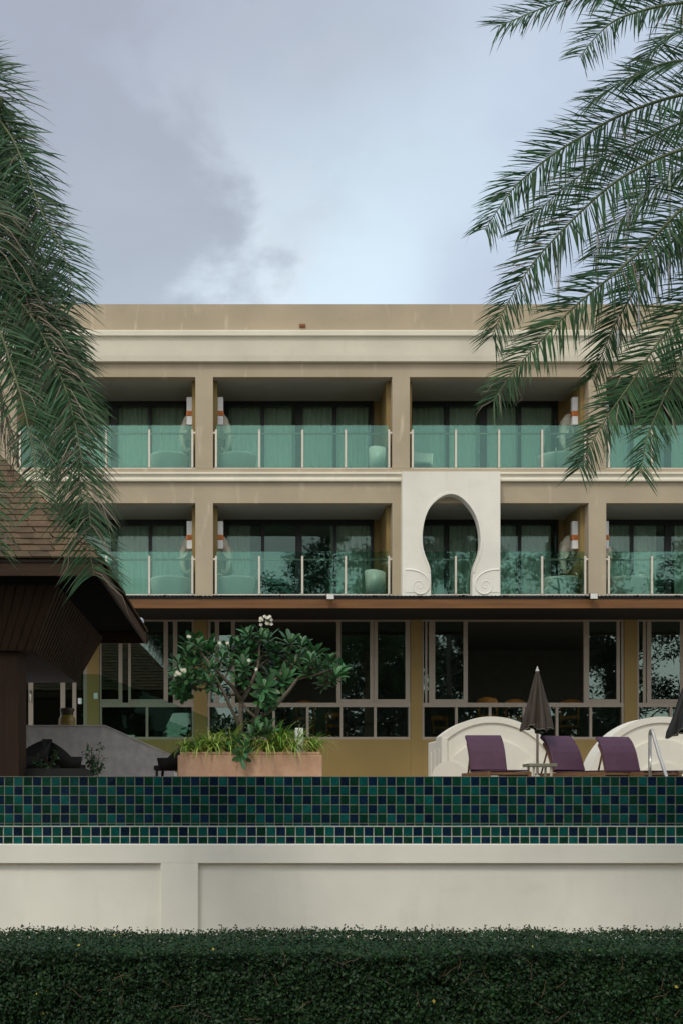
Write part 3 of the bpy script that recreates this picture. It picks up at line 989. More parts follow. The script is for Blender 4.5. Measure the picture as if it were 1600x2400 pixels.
LAMPS = [(1, -1, 3, 'white lamp with orange band, top floor, left of the column by the left palm'),
         (1, 1, 3, 'white lamp with orange band, top floor, just right of the column by the left palm'),
         (1, -1, 2, 'white lamp with orange band, lower balcony, left of the column above the frangipani'),
         (1, 1, 2, 'white lamp with orange band, lower balcony, right of the column above the frangipani'),
         (3, -1, 3, 'white box lamp with orange band, top floor, partly behind the right palm frond tips'),
         (3, -1, 2, 'white box lamp with orange band, lower balcony right of the keyhole arch, above the tub'),
         (3, 1, 2, 'white box lamp with orange band half hidden by the column at the right, lower balcony'),
         (3, 1, 3, 'white box lamp with orange band behind the dense right palm fronds, top floor')]
proto_l = lamp_mesh(); proto_e = elephant_mesh()
ELE = {(1, -1, 3): 'pale carved elephant head, top balcony, left of the column by the left palm',
       (1, 1, 3): 'shaded carved elephant head, top balcony, right of the column near the left palm',
       (1, -1, 2): 'pale carved elephant head, lower balcony end, left of the column above the frangipani',
       (1, 1, 2): 'pale carved elephant head, lower balcony, right of the column above the frangipani',
       (3, -1, 3): 'pale carved elephant head on the top balcony wall by the right palm',
       (3, -1, 2): 'pale carved elephant head on the lower balcony wall right of the keyhole arch',
       (3, 1, 2): 'pale carved elephant head hidden behind the right column, lower balcony',
       (3, 1, 3): 'pale carved elephant head behind dense right palm fronds, top balcony'}
for i, (c, s, fl, lab) in enumerate(LAMPS):
    zf = FL2 if fl == 2 else FL3
    o = proto_l if i == 0 else copy_tree(proto_l)
    o.location = (COLS[c] + s * 0.412, 28.62, zf + 1.34)
    o['label'] = lab
    e = proto_e if i == 0 else copy_tree(proto_e)
    e.location = (COLS[c] + s * 0.385, 29.12, zf + 0.72)
    e.rotation_euler = (0, 0, (radians(-38) if s > 0 else radians(180 + 38)))
    tag(e, ELE[(c, s, fl)], 'sculpture', 'carved elephant heads on the balcony walls')

t = thing('bathtub', (0, 0, 0), 'x', 'bathtub', 'round white tubs on the balconies')
u = MB(); u.lathe([(0.36, 0), (0.44, 0.12), (0.50, 0.34), (0.53, 0.54), (0.545, 0.585), (0.53, 0.60), (0.505, 0.585), (0.48, 0.45), (0.42, 0.2), (0.0, 0.12)], 40)
u.lathe([(0.0, 0.0), (0.36, 0.0)], 40)
u.build('basin', M['tubw'], t)
u = MB(); u.tube([(0.40, 0.40, 0.0), (0.40, 0.40, 0.62), (0.36, 0.36, 0.70), (0.28, 0.28, 0.70), (0.27, 0.27, 0.66)], 0.018, 8); u.build('tap', M['steel'], t)
TUBS = [(X(397, 29.1), 3, 'round white bathtub, top balcony, left of the column by the left palm'),
        (X(556, 29.1), 3, 'round white bathtub, top balcony, right of the column by the left palm'),
        (X(400, 29.1), 2, 'round white bathtub on the lower balcony left of the column above the frangipani'),
        (X(553, 29.1), 2, 'round white bathtub on the lower balcony directly above the frangipani tree'),
        (X(1300, 29.1), 3, 'round white bathtub on the top balcony below the right palm fronds'),
        (X(1308, 29.1), 2, 'round white bathtub on the lower balcony right of the keyhole arch'),
        (X(1458, 29.1), 2, 'round white bathtub on the lower balcony at the far right')]
for i, (x, fl, lab) in enumerate(TUBS):
    o = t if i == 0 else copy_tree(t)
    o.location = (x, 28.95, (FL2 if fl == 2 else FL3) + 0.003)
    o.rotation_euler = (0, 0, i * 0.9)
    o['label'] = lab


def barrel_chair():
    t = thing('balcony_chair', (0, 0, 0), 'x', 'chair', 'pale barrel chairs on the balconies')
    s = MB(); s.lathe([(0.0, 0.30), (0.27, 0.30), (0.29, 0.34), (0.27, 0.40), (0.0, 0.41)], 28); s.build('seat', M['tubw'], t)
    bk = MB()
    n = 20
    vs, fs = [], []
    for i in range(n + 1):
        a = radians(-110 + 220 * i / n)
        h = 0.70 + 0.10 * cos(a)
        for r, z in ((0.26, 0.0), (0.315, h), (0.345, h), (0.30, 0.0)):
            vs.append((r * sin(a), r * cos(a), z))
    for i in range(n):
        for k in range(4):
            k2 = (k + 1) % 4
            fs.append((i * 4 + k, i * 4 + k2, i * 4 + 4 + k2, i * 4 + 4 + k))
    fs += [(0, 1, 2, 3), (n * 4 + 3, n * 4 + 2, n * 4 + 1, n * 4)]
    bk.mesh(vs, fs, 0, True); bk.build('backrest', M['tubw'], t)
    return t


t = barrel_chair()
for i, (px, fl, rz, lab) in enumerate([(884, 2, 2.2, 'pale barrel chair at the right end of the lower balcony, left of the keyhole arch'),
                                       (893, 3, 1.9, 'pale barrel chair at the right end of the top balcony left of the middle column'),
                                       (985, 3, 0.4, 'pale barrel chair on the top balcony directly above the keyhole arch')]):
    o = t if i == 0 else copy_tree(t)
    o.location = (X(px, 28.85), 28.85, (FL2 if fl == 2 else FL3) + 0.003)
    o.rotation_euler = (0, 0, rz); o['label'] = lab


def floodlight(loc, label, rx=0.0):
    t = thing('floodlight', loc, label, 'floodlight', 'small floodlights on the canopy edge')
    o = V(loc)
    h = MB(); h.box(o.x - 0.092, o.x + 0.092, o.y - 0.02, o.y + 0.05, o.z, o.z + 0.14, 0, 0.01); h.build('housing', M['black'], t)
    h = MB(); h.box(o.x - 0.078, o.x + 0.078, o.y - 0.03, o.y - 0.0205, o.z + 0.012, o.z + 0.128, 0, 0.003); h.build('lens', M['flood'], t)
    h = MB(); h.box(o.x - 0.015, o.x + 0.015, o.y + 0.051, o.y + 0.14, o.z + 0.06, o.z + 0.09); h.build('bracket', M['black'], t)


c = P(774, 1406, 23.43); floodlight(c, 'small square floodlight on the canopy edge above the restaurant, nearer the frangipani')
c = P(1390, 1405, 23.43); floodlight(c, 'small square floodlight on the canopy edge near the right column, above the parasol')


# ------------------------------------------------------------------ restaurant furniture
def dining_chair():
    t = thing('dining_chair', (0, 0, 0), 'x', 'chair', 'wooden chairs inside the restaurant')
    s = MB(); s.box(-0.23, 0.23, -0.22, 0.22, 0.44, 0.48, 0, 0.012); s.build('seat', M['chairwood'], t)
    for sx in (-1, 1):
        l = MB(); l.tube([(sx * 0.2, -0.19, 0.44), (sx * 0.21, -0.2, 0.0)], [0.022, 0.018], 8); l.build('leg', M['chairwood'], t)
        l = MB(); l.tube([(sx * 0.2, 0.26, 0.0), (sx * 0.2, 0.2, 0.45), (sx * 0.21, 0.24, 0.75), (sx * 0.18, 0.30, 0.97)], [0.022, 0.024, 0.022, 0.02], 8); l.build('leg', M['chairwood'], t)
    bk = MB()
    vs, fs = [], []
    n = 12
    for i in range(n + 1):
        u = -1 + 2 * i / n
        y = 0.27 + 0.05 * (1 - u * u)
        for dy, z in ((0, 0.84 + 0.0 * u), (0.025, 0.84), (0.045, 1.0 - 0.06 * u * u), (0.02, 1.0 - 0.06 * u * u)):
            vs.append((u * 0.24, y + dy - 0.02, z))
    for i in range(n):
        for k in range(4):
            k2 = (k + 1) % 4
            fs.append((i * 4 + k, i * 4 + k2, i * 4 + 4 + k2, i * 4 + 4 + k))
    bk.mesh(vs, fs, 0, True)
    bk.box(-0.19, 0.19, 0.215, 0.24, 0.62, 0.68)
    bk.build('backrest', M['chairwood'], t)
    return t


t = dining_chair()
CH = [(790, 26.7, 0.15, 'wooden dining chair seen through the low restaurant panes right of the planter'),
      (1150, 27.0, 2.6, 'orange wooden chair behind the middle restaurant window, above the left white garden arch'),
      (1200, 27.6, 3.1, 'orange wooden chair behind the restaurant window just left of the brown parasol'),
      (1326, 27.0, -0.6, 'orange wooden chair behind the restaurant window just right of the brown parasol'),
      (715, 28.0, 3.1, 'orange wooden chair deep in the restaurant behind the frangipani crown'),
      (1040, 27.6, 0.3, 'dark wooden chair behind the low panes left of the white garden arch')]
for i, (px, y, rz, lab) in enumerate(CH):
    o = t if i == 0 else copy_tree(t)
    o.location = (X(px, y), y, ROOMF + 0.001); o.rotation_euler = (0, 0, rz); o['label'] = lab
    if 0 < i < 5: o.scale = (1.1, 1.1, 1.36)
t = thing('dining_table', (0, 0, 0), 'x', 'table', 'dark tables inside the restaurant')
s = MB(); s.box(-0.55, 0.55, -0.4, 0.4, 0.71, 0.75, 0, 0.01); s.build('tabletop', M['tablewood'], t)
for sx in (-1, 1):
    for sy in (-1, 1):
        l = MB(); l.box(sx * 0.48 - 0.03, sx * 0.48 + 0.03, sy * 0.33 - 0.03, sy * 0.33 + 0.03, 0, 0.709); l.build('leg', M['tablewood'], t)
for i, (px, y, lab) in enumerate([(870, 27.4, 'dark dining table inside the restaurant behind the panes right of the planter'),
                                  (1090, 28.3, 'dark dining table inside the restaurant behind the white garden arch'),
                                  (1265, 27.2, 'dark dining table inside the restaurant behind the brown parasol'),
                                  (620, 27.6, 'dark dining table inside the restaurant behind the spider plants')]):
    o = t if i == 0 else copy_tree(t)
    o.location = (X(px, y), y, ROOMF + 0.001); o['label'] = lab

# ------------------------------------------------------------------ white curved garden walls behind the loungers


def arc(cx, cz, r, a0, a1, n=40):
    return [(cx + r * cos(radians(a0 + (a1 - a0) * i / n)), cz + r * sin(radians(a0 + (a1 - a0) * i / n))) for i in range(n + 1)]


def curved_wall(name, pxc, clip_px, label, side):
    y0 = 18.0
    s = y0 / FPX
    R = 172 * s
    cx, cz = X(pxc, y0), Z(1852, y0)
    t = thing(name, (cx, y0, 2.0), label, 'garden wall', 'white curved garden walls behind the loungers')
    a1 = 180.0
    if clip_px:
        xc = X(clip_px, y0)
        a1 = math.degrees(math.acos((xc - cx) / R))
    pts = arc(cx, cz, R, 0, a1)
    poly = [(pts[-1][0], 1.98), ] if clip_px else []
    base = pts + poly + ([(cx + R, 1.98)] if clip_px else [])
    if not clip_px: base = pts
    b = MB(); b.prism(base, y0, y0 + 0.5, 0, False)
    w_ = b.build('panel', M['white'], t)
    rim_o = arc(cx, cz, R + 0.004, 0, a1); rim_i = arc(cx, cz, R - 0.10, 0, a1)
    b = MB(); b.ring_prism(rim_o, rim_i, y0 - 0.03, y0 - 0.001); b.build('rim', M['white'], t)
    if clip_px:
        b = MB(); b.box(pts[-1][0] - 0.001, pts[-1][0] + 0.1, y0 - 0.04, y0 - 0.001, 1.98, pts[-1][1] - 0.02, 0, 0.01); b.build('edge_pilaster', M['white'], t)
    c2 = arc(cx, cz, 118 * s, 2, 178)
    b = MB(); b.prism(c2, y0 - 0.05, y0 - 0.0008); b.build('inner_arch', M['white'], t)
    for k in (-1, 1):
        b = MB()
        q = arc(cx + k * 100 * s, Z(1826, y0), 42 * s, 0, 180, 24)
        b.prism(q, y0 - 0.085, y0 - 0.0508 if k else 0)
        b.build('scroll', M['white'], t)
    if not clip_px:
        b = MB(); b.prism(arc(cx, cz, 65 * s, 5, 175), y0 - 0.085, y0 - 0.0512); b.build('core_arch', M['white'], t)
    if side:
        b = MB()
        xs = pts[-1][0]
        zt_ = pts[-1][1]
        b.box(xs + 0.0, xs + 0.5, y0 + 0.501, y0 + 1.3, 1.98, zt_ - 0.05, 0, 0.02)
        for q in range(3):
            b.box(xs - 0.02, xs - 0.0005, y0 + 0.15 + q * 0.38, y0 + 0.28 + q * 0.38, 1.98, zt_ - 0.2 - 0.02 * q, 0, 0.008)
        b.build('return_wall', M['white'], t)


curved_wall('curved_garden_wall', 1150, 1033, 'white half-round garden wall with scalloped relief behind the leftmost purple lounger', True)
curved_wall('curved_garden_wall', 1548, None, 'white half-round garden wall with stepped arches behind the steel pool handrail', False)


# ------------------------------------------------------------------ loungers, parasols, tables, handrail
def lounger():
    t = thing('sun_lounger', (0, 0, 0), 'x', 'sun lounger', 'purple sun loungers by the pool')
    W = 0.27
    fr = MB()
    fr.box(-W - 0.02, -W + 0.02, -1.15, 0.42, 0.17, 0.235, 0, 0.006); fr.box(W - 0.02, W + 0.02, -1.15, 0.42, 0.17, 0.235, 0, 0.006)
    for k in range(11):
        fr.box(-W + 0.021, W - 0.021, -1.12 + 0.11 * k, -1.05 + 0.11 * k, 0.195, 0.225)
    fr.build('frame', M['teak'], t)
    for sx in (-1, 1):
        for y in (-1.05, 0.3):
            l = MB(); l.box(sx * W - 0.018, sx * W + 0.018, y - 0.03, y + 0.03, 0, 0.17); l.build('leg', M['teak'], t)

    def ribbon(prof, th, hw):
        b = MB(); vs, fs = [], []
        for i, (y, z) in enumerate(prof):
            a = prof[max(i - 1, 0)]; c = prof[min(i + 1, len(prof) - 1)]
            tt = V((c[0] - a[0], c[1] - a[1])).normalized(); nn = V((-tt.y, tt.x))
            rr = 0.012
            for x, q in ((-hw, rr), (-hw + rr, 0), (hw - rr, 0), (hw, rr), (hw, th - rr), (hw - rr, th), (-hw + rr, th), (-hw, th - rr)):
                vs.append((x, y + nn.x * q, z + nn.y * q))
        for i in range(len(prof) - 1):
            for k in range(8):
                k2 = (k + 1) % 8
                fs.append((i * 8 + k, i * 8 + k2, i * 8 + 8 + k2, i * 8 + 8 + k))
        fs += [tuple(range(8)), tuple(range(len(prof) * 8 - 1, len(prof) * 8 - 9, -1))]
        b.mesh(vs, fs, 0, False)
        return b
    pr = [(0.0, 0.262), (0.03, 0.33), (0.065, 0.42), (0.11, 0.52), (0.17, 0.61), (0.245, 0.69), (0.33, 0.745)]
    ribbon(pr, 0.05, 0.262).build('backrest_cushion', M['purple'], t)
    ribbon([(y + 0.012, z - 0.012) for y, z in pr[:-1]], -0.022, 0.25).build('backrest_frame', M['teak'], t)
    for sx in (-1, 1):
        s = MB(); s.tube([(sx * 0.2, 0.21, 0.6), (sx * 0.2, 0.38, 0.22)], 0.014, 6); s.build('backrest_prop', M['teak'], t)
    ribbon([(-1.12, 0.237), (-0.6, 0.236), (-0.05, 0.236)], 0.02, 0.26).build('seat_cushion', M['purple'], t)
    return t


t = lounger()
for i, (px, Y, rz, sc, lab) in enumerate([(1143, 15.2, 0.02, 1.0, 'purple sun lounger in front of the left white curved wall, faded along its top edge'),
                                          (1331, 15.4, 0.34, 1.0, 'purple sun lounger turned sideways just right of the brown parasol and its table'),
                                          (1457, 15.2, 0.12, 0.97, 'purple padded sun lounger just left of the steel pool handrail')]):
    o = t if i == 0 else copy_tree(t)
    o.location = (X(px, Y), Y, 2.0); o.rotation_euler = (0, 0, rz); o.scale = (sc, sc, sc); o['label'] = lab


def parasol(px, Y, ytop, ybot, hw_px, cloth, label, tilt=0.0, ragged=0.02):
    s = Y / FPX
    x = X(px, Y)
    t = thing('parasol', (x, Y, 2.0), label, 'parasol', 'folded parasols beside the loungers')
    zt_, zb_ = Z(ytop, Y), Z(ybot, Y)
    R = hw_px * s
    c = MB()
    n, rows = 64, 26
    vs, fs = [], []
    for j in range(rows + 1):
        u = j / rows
        r0 = R * (0.07 + 0.93 * u ** 0.92)
        for k in range(n):
            a = 2 * pi * k / n
            fold = abs(sin(a * 4 + 0.9 * u + 0.4))
            r = r0 * (0.50 + 0.50 * fold ** 0.7) * (1 + 0.06 * sin(3 * a + 5 * u) * u)
            zz = zt_ + (zb_ - zt_) * u
            if j == rows: zz += ragged * sin(5 * a + 0.6) + 1.1 * ragged * sin(3 * a + 2) + 0.5 * ragged * sin(11 * a)
            vs.append((x + r * cos(a), Y + r * sin(a), zz))
    for j in range(rows):
        for k in range(n):
            k2 = (k + 1) % n
            fs.append((j * n + k, j * n + k2, (j + 1) * n + k2, (j + 1) * n + k))
    c.mesh(vs, fs, 0, True)
    cl = c.build('canopy', M[cloth], t, recalc=True)
    rim = MB()
    ring = [V(p) for p in vs[-n:]]
    rim.tube(ring + [ring[0]], 0.0045, 5)
    rim.build('hem', M['tabletop'], cl)
    p = MB(); p.tube([(x, Y, 2.0), (x, Y, zt_ - 0.02)], 0.019, 10); p.build('pole', M['steel'], t)
    p = MB(); p.lathe([(0.028, 0.0), (0.026, 0.015), (0.012, 0.045), (0.004, 0.075), (0.0, 0.076)], 12, 0, (x, Y, zt_ - 0.01)); p.build('finial', M['ivory'], t)
    p = MB()
    zc = zb_ - 0.02
    p.lathe([(0.03, -0.05), (0.042, -0.03), (0.042, 0.03), (0.03, 0.05)], 14, 0, (x, Y, zc))
    p.tube([(x + 0.04, Y - 0.02, zc), (x + 0.09, Y - 0.03, zc - 0.035), (x + 0.10, Y - 0.03, zc - 0.01)], 0.008, 6)
    p.build('runner', M['black'], t)
    for k in range(5):
        a = 0.5 + k * 1.25
        rb = MB()
        rb.tube([(x + 0.03 * cos(a), Y + 0.03 * sin(a), zc + 0.02), (x + R * 0.85 * cos(a), Y + R * 0.85 * sin(a), zb_ + 0.035 + 0.02 * (k % 2))], 0.006, 5)
        rb.build('rib', M['steel'], t)
    p = MB(); p.lathe([(0.0, 0.0), (0.22, 0.0), (0.23, 0.03), (0.2, 0.06), (0.04, 0.08), (0.035, 0.2), (0.0, 0.2)], 24, 0, (x, Y, 2.001)); p.build('base', M['concrete'], t)


parasol(1258, 15.45, 1572, 1708, 40, 'umb', 'tall dark brown folded parasol with pale hem standing behind the little square table')
parasol(1614, 14.6, 1585, 1721, 54, 'umbd', 'black folded parasol cut off by the frame edge, right of the steel handrail', 0, 0.03)


def side_table(px, Y, label, wpx, mt, slat):
    x = X(px, Y); hw = wpx / 2 * Y / FPX
    t = thing('side_table', (x, Y, 2.0), label, 'side table', 'low side tables by the loungers')
    zt_ = 2.36 if not slat else Z(1806, Y)
    tp = MB()
    if slat:
        for k in range(5):
            tp.box(x - hw, x + hw, Y - 0.2 + 0.085 * k, Y - 0.13 + 0.085 * k, zt_ - 0.02, zt_, 0, 0.004)
        tp.box(x - hw + 0.01, x + hw - 0.01, Y - 0.215, Y - 0.2005, zt_ - 0.05, zt_ - 0.005)
    else:
        tp.box(x - hw, x + hw, Y - 0.19, Y + 0.19, zt_ - 0.045, zt_, 0, 0.006)
    tp.build('tabletop', M[mt], t)
    for sx in (-1, 1):
        for sy in (-1, 1):
            l = MB(); lx, ly = x + sx * (hw - 0.075), Y + sy * 0.14
            l.box(lx - 0.014, lx + 0.014, ly - 0.014, ly + 0.014, 2.0, zt_ - 0.0455 if not slat else zt_ - 0.0205); l.build('leg', M['post'] if not slat else M['teak'], t)


side_table(1263.5, 15.0, 'small square olive-grey side table on pale legs under the brown parasol', 65, 'tabletop', False)
side_table(1602, 14.9, 'low slatted teak table at the far right edge below the black parasol', 74, 'tabletop', True)

b = MB()
yv = 13.92; xv = X(1522, yv)
pts = [V((xv, yv, 2.0)), V((xv, yv, Z(1722, yv)))]
for k in range(7):
    a = pi * k / 6 * 0.86
    pts.append(V((xv, yv - 0.05 + 0.05 * cos(a), Z(1722, yv) + 0.055 * sin(a))))
pts += [V((xv, 13.62, 2.45)), V((xv, 13.36, 2.14)), V((xv, 13.1, 1.9))]
# the rail leans out over the coping into the water
b.tube(pts, 0.021, 12)
b.lathe([(0.05, 0.0), (0.05, 0.012), (0.022, 0.02)], 16, 0, (xv, yv, 2.0))
tag(b.build('pool_handrail', M['steel']), 'bent stainless steel handrail at the pool edge right of the purple loungers', 'handrail')


# ------------------------------------------------------------------ planter, frangipani, spider plants
YPL = 16.0
pl = thing('planter', (X(586, YPL), YPL, 2.0), 'salmon pink rendered planter box behind the pool, full of spider plants', 'planter')
px0, px1, zr = X(417, YPL), X(755, YPL), Z(1762, YPL)
b = MB(); b.box(px0, px1, YPL, YPL + 0.95, 1.99, zr - 0.05, 0, 0.012); b.build('box', M['salmon'], pl)
b = MB()
b.box(px0 + 0.035, px1 - 0.035, YPL + 0.03, YPL + 0.13, zr - 0.0495, zr, 0, 0.01); b.box(px0 + 0.035, px1 - 0.035, YPL + 0.82, YPL + 0.92, zr - 0.0495, zr, 0, 0.01)
b.box(px0 + 0.035, px0 + 0.135, YPL + 0.1305, YPL + 0.8195, zr - 0.0495, zr, 0, 0.01); b.box(px1 - 0.135, px1 - 0.035, YPL + 0.1305, YPL + 0.8195, zr - 0.0495, zr, 0, 0.01)
b.build('rim', M['salmon'], pl)
b = MB(); b.box(px0 + 0.136, px1 - 0.136, YPL + 0.131, YPL + 0.819, zr - 0.06, zr - 0.03); b.build('soil', M['soil'], pl)


def strap(b, p, az_, lean, L_, w, mi, droop):
    """An arching strap leaf."""
    d = V((cos(az_), sin(az_), 0)); side = V((-sin(az_), cos(az_), 0))
    n = 7
    el = lean
    pts = [V(p)]
    for k in range(n):
        q = pts[-1] + (d * cos(el) + V((0, 0, 1)) * sin(el)) * (L_ / n)
        pts.append(q); el -= droop / n * (0.5 + k / n)
    vs = []
    for k, q in enumerate(pts):
        u = k / n
        ww = w * (0.6 + 0.7 * u if u < 0.45 else 0.92 * (1 - (u - 0.45) / 0.56)) + 0.0008
        vs += [q - side * ww, q + side * ww]
    b.mesh(vs, [(2 * k, 2 * k + 1, 2 * k + 3, 2 * k + 2) for k in range(n)], mi, True)


SP = [(437, 1758, .10, 40, .34, 'small dull green spider plant at the left end of the planter'),
      (497, 1752, .12, 62, .46, 'arching yellow-green spider plant left of the frangipani trunk, behind the left rim'),
      (540, 1750, .10, 62, .50, 'tall spider plant leaning right in front of the frangipani trunk base'),
      (627, 1756, .06, 46, .46, 'spider plant spilling over the rim right of the broad leaved sapling'),
      (655, 1750, .14, 72, .52, 'largest yellow spider plant in the planter, left of the white box'),
      (692, 1752, .10, 44, .44, 'yellow spider plant just below the white box'),
      (731, 1756, .12, 54, .40, 'spiky spider plant at the right end of the planter'),
      (470, 1760, .06, 34, .38, 'spider plant drooping over the left front rim of the planter'),
      (585, 1758, .30, 34, .36, 'spider plant half hidden behind the broad leaved sapling')]
for px, py, dy, nl, L_, lab in SP:
    y = YPL + 0.16 + dy
    p0 = V((X(px, y), y, zr - 0.03))
    b = MB()
    for k in range(int(nl * 1.7)):
        a = random.uniform(0, 2 * pi)
        if random.random() < 0.45: a = random.uniform(pi * 1.05, pi * 1.95)
        strap(b, p0 + V((random.uniform(-.03, .03), random.uniform(-.03, .03), 0)), a, random.uniform(0.55, 1.48), L_ * random.uniform(0.75, 1.55), random.uniform(0.008, 0.0135),
              0 if random.random() < 0.72 else 1, random.uniform(1.3, 3.3))
    tag(b.build('spider_plant', [M['spider'], M['spiderg']], None, p0, recalc=False), lab, 'plant', 'spider plants in the salmon planter')


def oval_leaf(b, p, d, up, L_, w, mi=0, bend=0.25):
    """Obovate leaf with a folded midrib, growing from p along d."""
    d = d.normalized()
    s = d.cross(up)
    s = s.normalized() if s.length > 1e-4 else d.orthogonal().normalized()
    u = s.cross(d).normalized()
    prof = [(0.0, 0.05), (0.22, 0.35), (0.5, 0.78), (0.72, 1.0), (0.9, 0.72), (1.0, 0.0)]
    vs = []
    for t, ww in prof:
        c = p + d * (L_ * t) - u * (bend * L_ * t * t)
        vs += [c - s * (w * ww) + u * (w * ww * 0.25), c, c + s * (w * ww) + u * (w * ww * 0.25)]
    fs = []
    for i in range(len(prof) - 1):
        fs += [(3 * i, 3 * i + 1, 3 * i + 4, 3 * i + 3), (3 * i + 1, 3 * i + 2, 3 * i + 5, 3 * i + 4)]
    b.mesh(vs, fs, mi, True)


def rosette(b, p, axis, n, L_, mi=0):
    axis = axis.normalized()
    e1 = axis.orthogonal().normalized(); e2 = axis.cross(e1)
    for k in range(n):
        a = k * 2.39996 + random.uniform(-.25, .25)
        u = k / (n - 1)
        tilt = 0.35 + 1.35 * u + random.uniform(-.15, .15)        # young leaves stand up, old ones hang
        r = e1 * cos(a) + e2 * sin(a)
        d = axis * cos(tilt) + r * sin(tilt)
        if u > 0.75: d.z -= 0.35 * random.random()
        q = p - axis * (0.05 * u)
        oval_leaf(b, q, d, axis, L_ * random.uniform(0.75, 1.1) * (0.7 + 0.4 * sin(pi * min(1, u + .2))), L_ * 0.155 * random.uniform(.85, 1.15), mi, random.uniform(0.08, 0.32))


def flower(b, p, r):
    ax = V((random.uniform(-.5, .5), -1, random.uniform(-.1, .7))).normalized()
    e1 = ax.orthogonal().normalized(); e2 = ax.cross(e1)
    ph = random.uniform(0, 6)
    for k in range(5):
        a = ph + k * 2 * pi / 5
        d = e1 * cos(a) + e2 * sin(a)
        oval_leaf(b, p, d + ax * 0.35, ax, r, r * 0.36, 0, 0.2)


def frangipani():
    y0 = YPL + 0.5

    def q(zx, zy, dy=0.0): return P(400 + zx / 3.733, 1430 + zy / 3.733, y0 + dy)
    base = q(612, 1120)
    root = thing('frangipani_tree', (base.x, y0, zr - 0.04), 'spreading frangipani tree with white blossoms growing from the salmon planter', 'tree')
    tr = MB()
    limbs = [([(612, 1135, 0), (612, 1000, 0), (616, 890, 0), (620, 795, 0)], .048, .038),
             ([(620, 795, 0), (590, 745, -.03), (560, 690, -.06), (515, 640, -.1), (470, 600, -.15), (420, 545, -.18), (340, 470, -.22), (250, 350, -.22)], .036, .016),
             ([(620, 800, 0), (660, 735, .05), (695, 670, .1), (725, 600, .12), (760, 500, .14), (775, 390, .12), (775, 270, .1)], .034, .015),
             ([(606, 1080, 0), (590, 980, -.06), (520, 840, -.2), (450, 690, -.3), (395, 590, -.36), (350, 560, -.4)], .032, .015),
             ([(690, 1120, 0.1), (740, 930, .12), (790, 790, .1), (850, 670, .1), (955, 570, .15), (1050, 500, .2), (1100, 430, .22)], .040, .015),
             ([(620, 820, 0), (690, 890, -.1), (745, 945, -.06), (770, 930, -.05)], .026, .02),
             ([(740, 960, 0.1), (830, 910, -.05), (920, 840, -.15), (1030, 710, -.22), (1110, 600, -.25), (1250, 570, -.25), (1400, 520, -.2)], .036, .014),
             ([(575, 740, 0), (500, 745, .1), (430, 725, .18), (330, 690, .25), (210, 690, .3), (110, 690, .3)], .02, .011),
             ([(590, 730, 0), (650, 700, -.12), (700, 675, -.2), (800, 640, -.3)], .017, .01),
             ([(955, 570, .15), (975, 470, .3), (1000, 370, .35), (1040, 290, .35)], .02, .011),
             ([(1110, 600, -.25), (1180, 530, -.3), (1250, 430, -.32)], .02, .011),
             ([(470, 600, -.15), (520, 520, .1), (560, 420, .2), (590, 320, .25)], .02, .011),
             ([(760, 500, .14), (850, 430, .3), (930, 350, .35)], .018, .01),
             ([(340, 470, -.22), (200, 480, -.2), (90, 460, -.1)], .017, .01),
             ([(700, 660, .1), (660, 560, -.1), (640, 470, -.2)], .018, .01)]
    segs = []
    for pts, r0, r1 in limbs:
        w = [q(*p) for p in pts]
        m_ = len(w)
        tr.tube(w, [r0 + (r1 - r0) * i / (m_ - 1) for i in range(m_)], 8)
        segs += w[2:] if m_ > 4 else w[1:]
    spots = [(240, 290, -.2), (150, 350, -.1), (75, 450, -.1), (135, 565, -.25), (70, 650, .1), (115, 700, .3), (340, 490, -.25), (350, 620, -.4), (455, 400, -.1), (600, 300, .2),
             (640, 480, -.25), (690, 200, .1), (790, 215, .1), (640, 390, .1), (860, 340, .3), (930, 345, .3), (1040, 265, .3), (1145, 290, .2), (1080, 450, .2), (985, 600, .0), (820, 660, -.3),
             (790, 760, -.25), (860, 790, -.2), (1230, 435, -.3), (1265, 350, 0), (1390, 420, -.1), (1440, 560, -.2), (1480, 520, 0), (1340, 620, -.1), (1180, 520, -.3), (620, 590, -.2),
             (930, 450, .3), (720, 330, .2), (505, 480, .1), (205, 470, -.2), (265, 400, .1), (300, 600, -.3), (380, 340, .2), (1010, 520, .3), (520, 330, .3), (730, 430, .3), (420, 500, .3), (60, 560, .2),
             (1300, 500, .2), (200, 620, .3), (560, 420, .35), (870, 540, .4), (1130, 400, .4), (310, 300, .2), (1400, 500, .3), (850, 240, .3), (660, 250, .35), (420, 640, .1), (250, 560, .35), (170, 280, .2)]
    lv = MB()
    for zx, zy, dy in spots:
        p = q(zx, zy + 25, dy)
        near = min(segs, key=lambda s_: (s_ - p).length)
        ax = (p - near) * 0.8 + V((0, -0.10, 0.34))
        if zy > 640: ax = V((random.uniform(-.3, .3), -.5, 0.25))
        if (p - near).length > 0.03:
            mid = near.lerp(p, 0.5) + V((0, 0, -0.03))
            tr.tube([near, mid, p], [0.013, 0.011, 0.009], 6)
        rosette(lv, p, ax, random.randint(17, 23), random.uniform(0.205, 0.265))
    tr.build('trunk', M['bark'], root)
    lv.build('crown', M['plum'], root, recalc=False)
    for zx, zy, dy, n, sp in [(835, 92, 0, 15, .085), (85, 545, -.45, 9, .07), (437, 300, -.35, 2, .03), (492, 288, -.3, 1, .01), (685, 440, -.42, 1, 0), (750, 520, -.42, 1, 0), (165, 228, -.3, 2, .02)]:
        b = MB()
        for _ in range(n):
            p = q(zx, zy, dy) + V((random.uniform(-sp, sp), random.uniform(-.04, .02), random.uniform(-sp, sp) * (1.0 if n < 9 else .8)))
            flower(b, p, 0.029)
        b.tube([q(zx, zy + 45, dy + .06), q(zx, zy, dy)], [0.006, 0.004], 5)
        b.build('blossom', M['petal'], root, recalc=False)


frangipani()
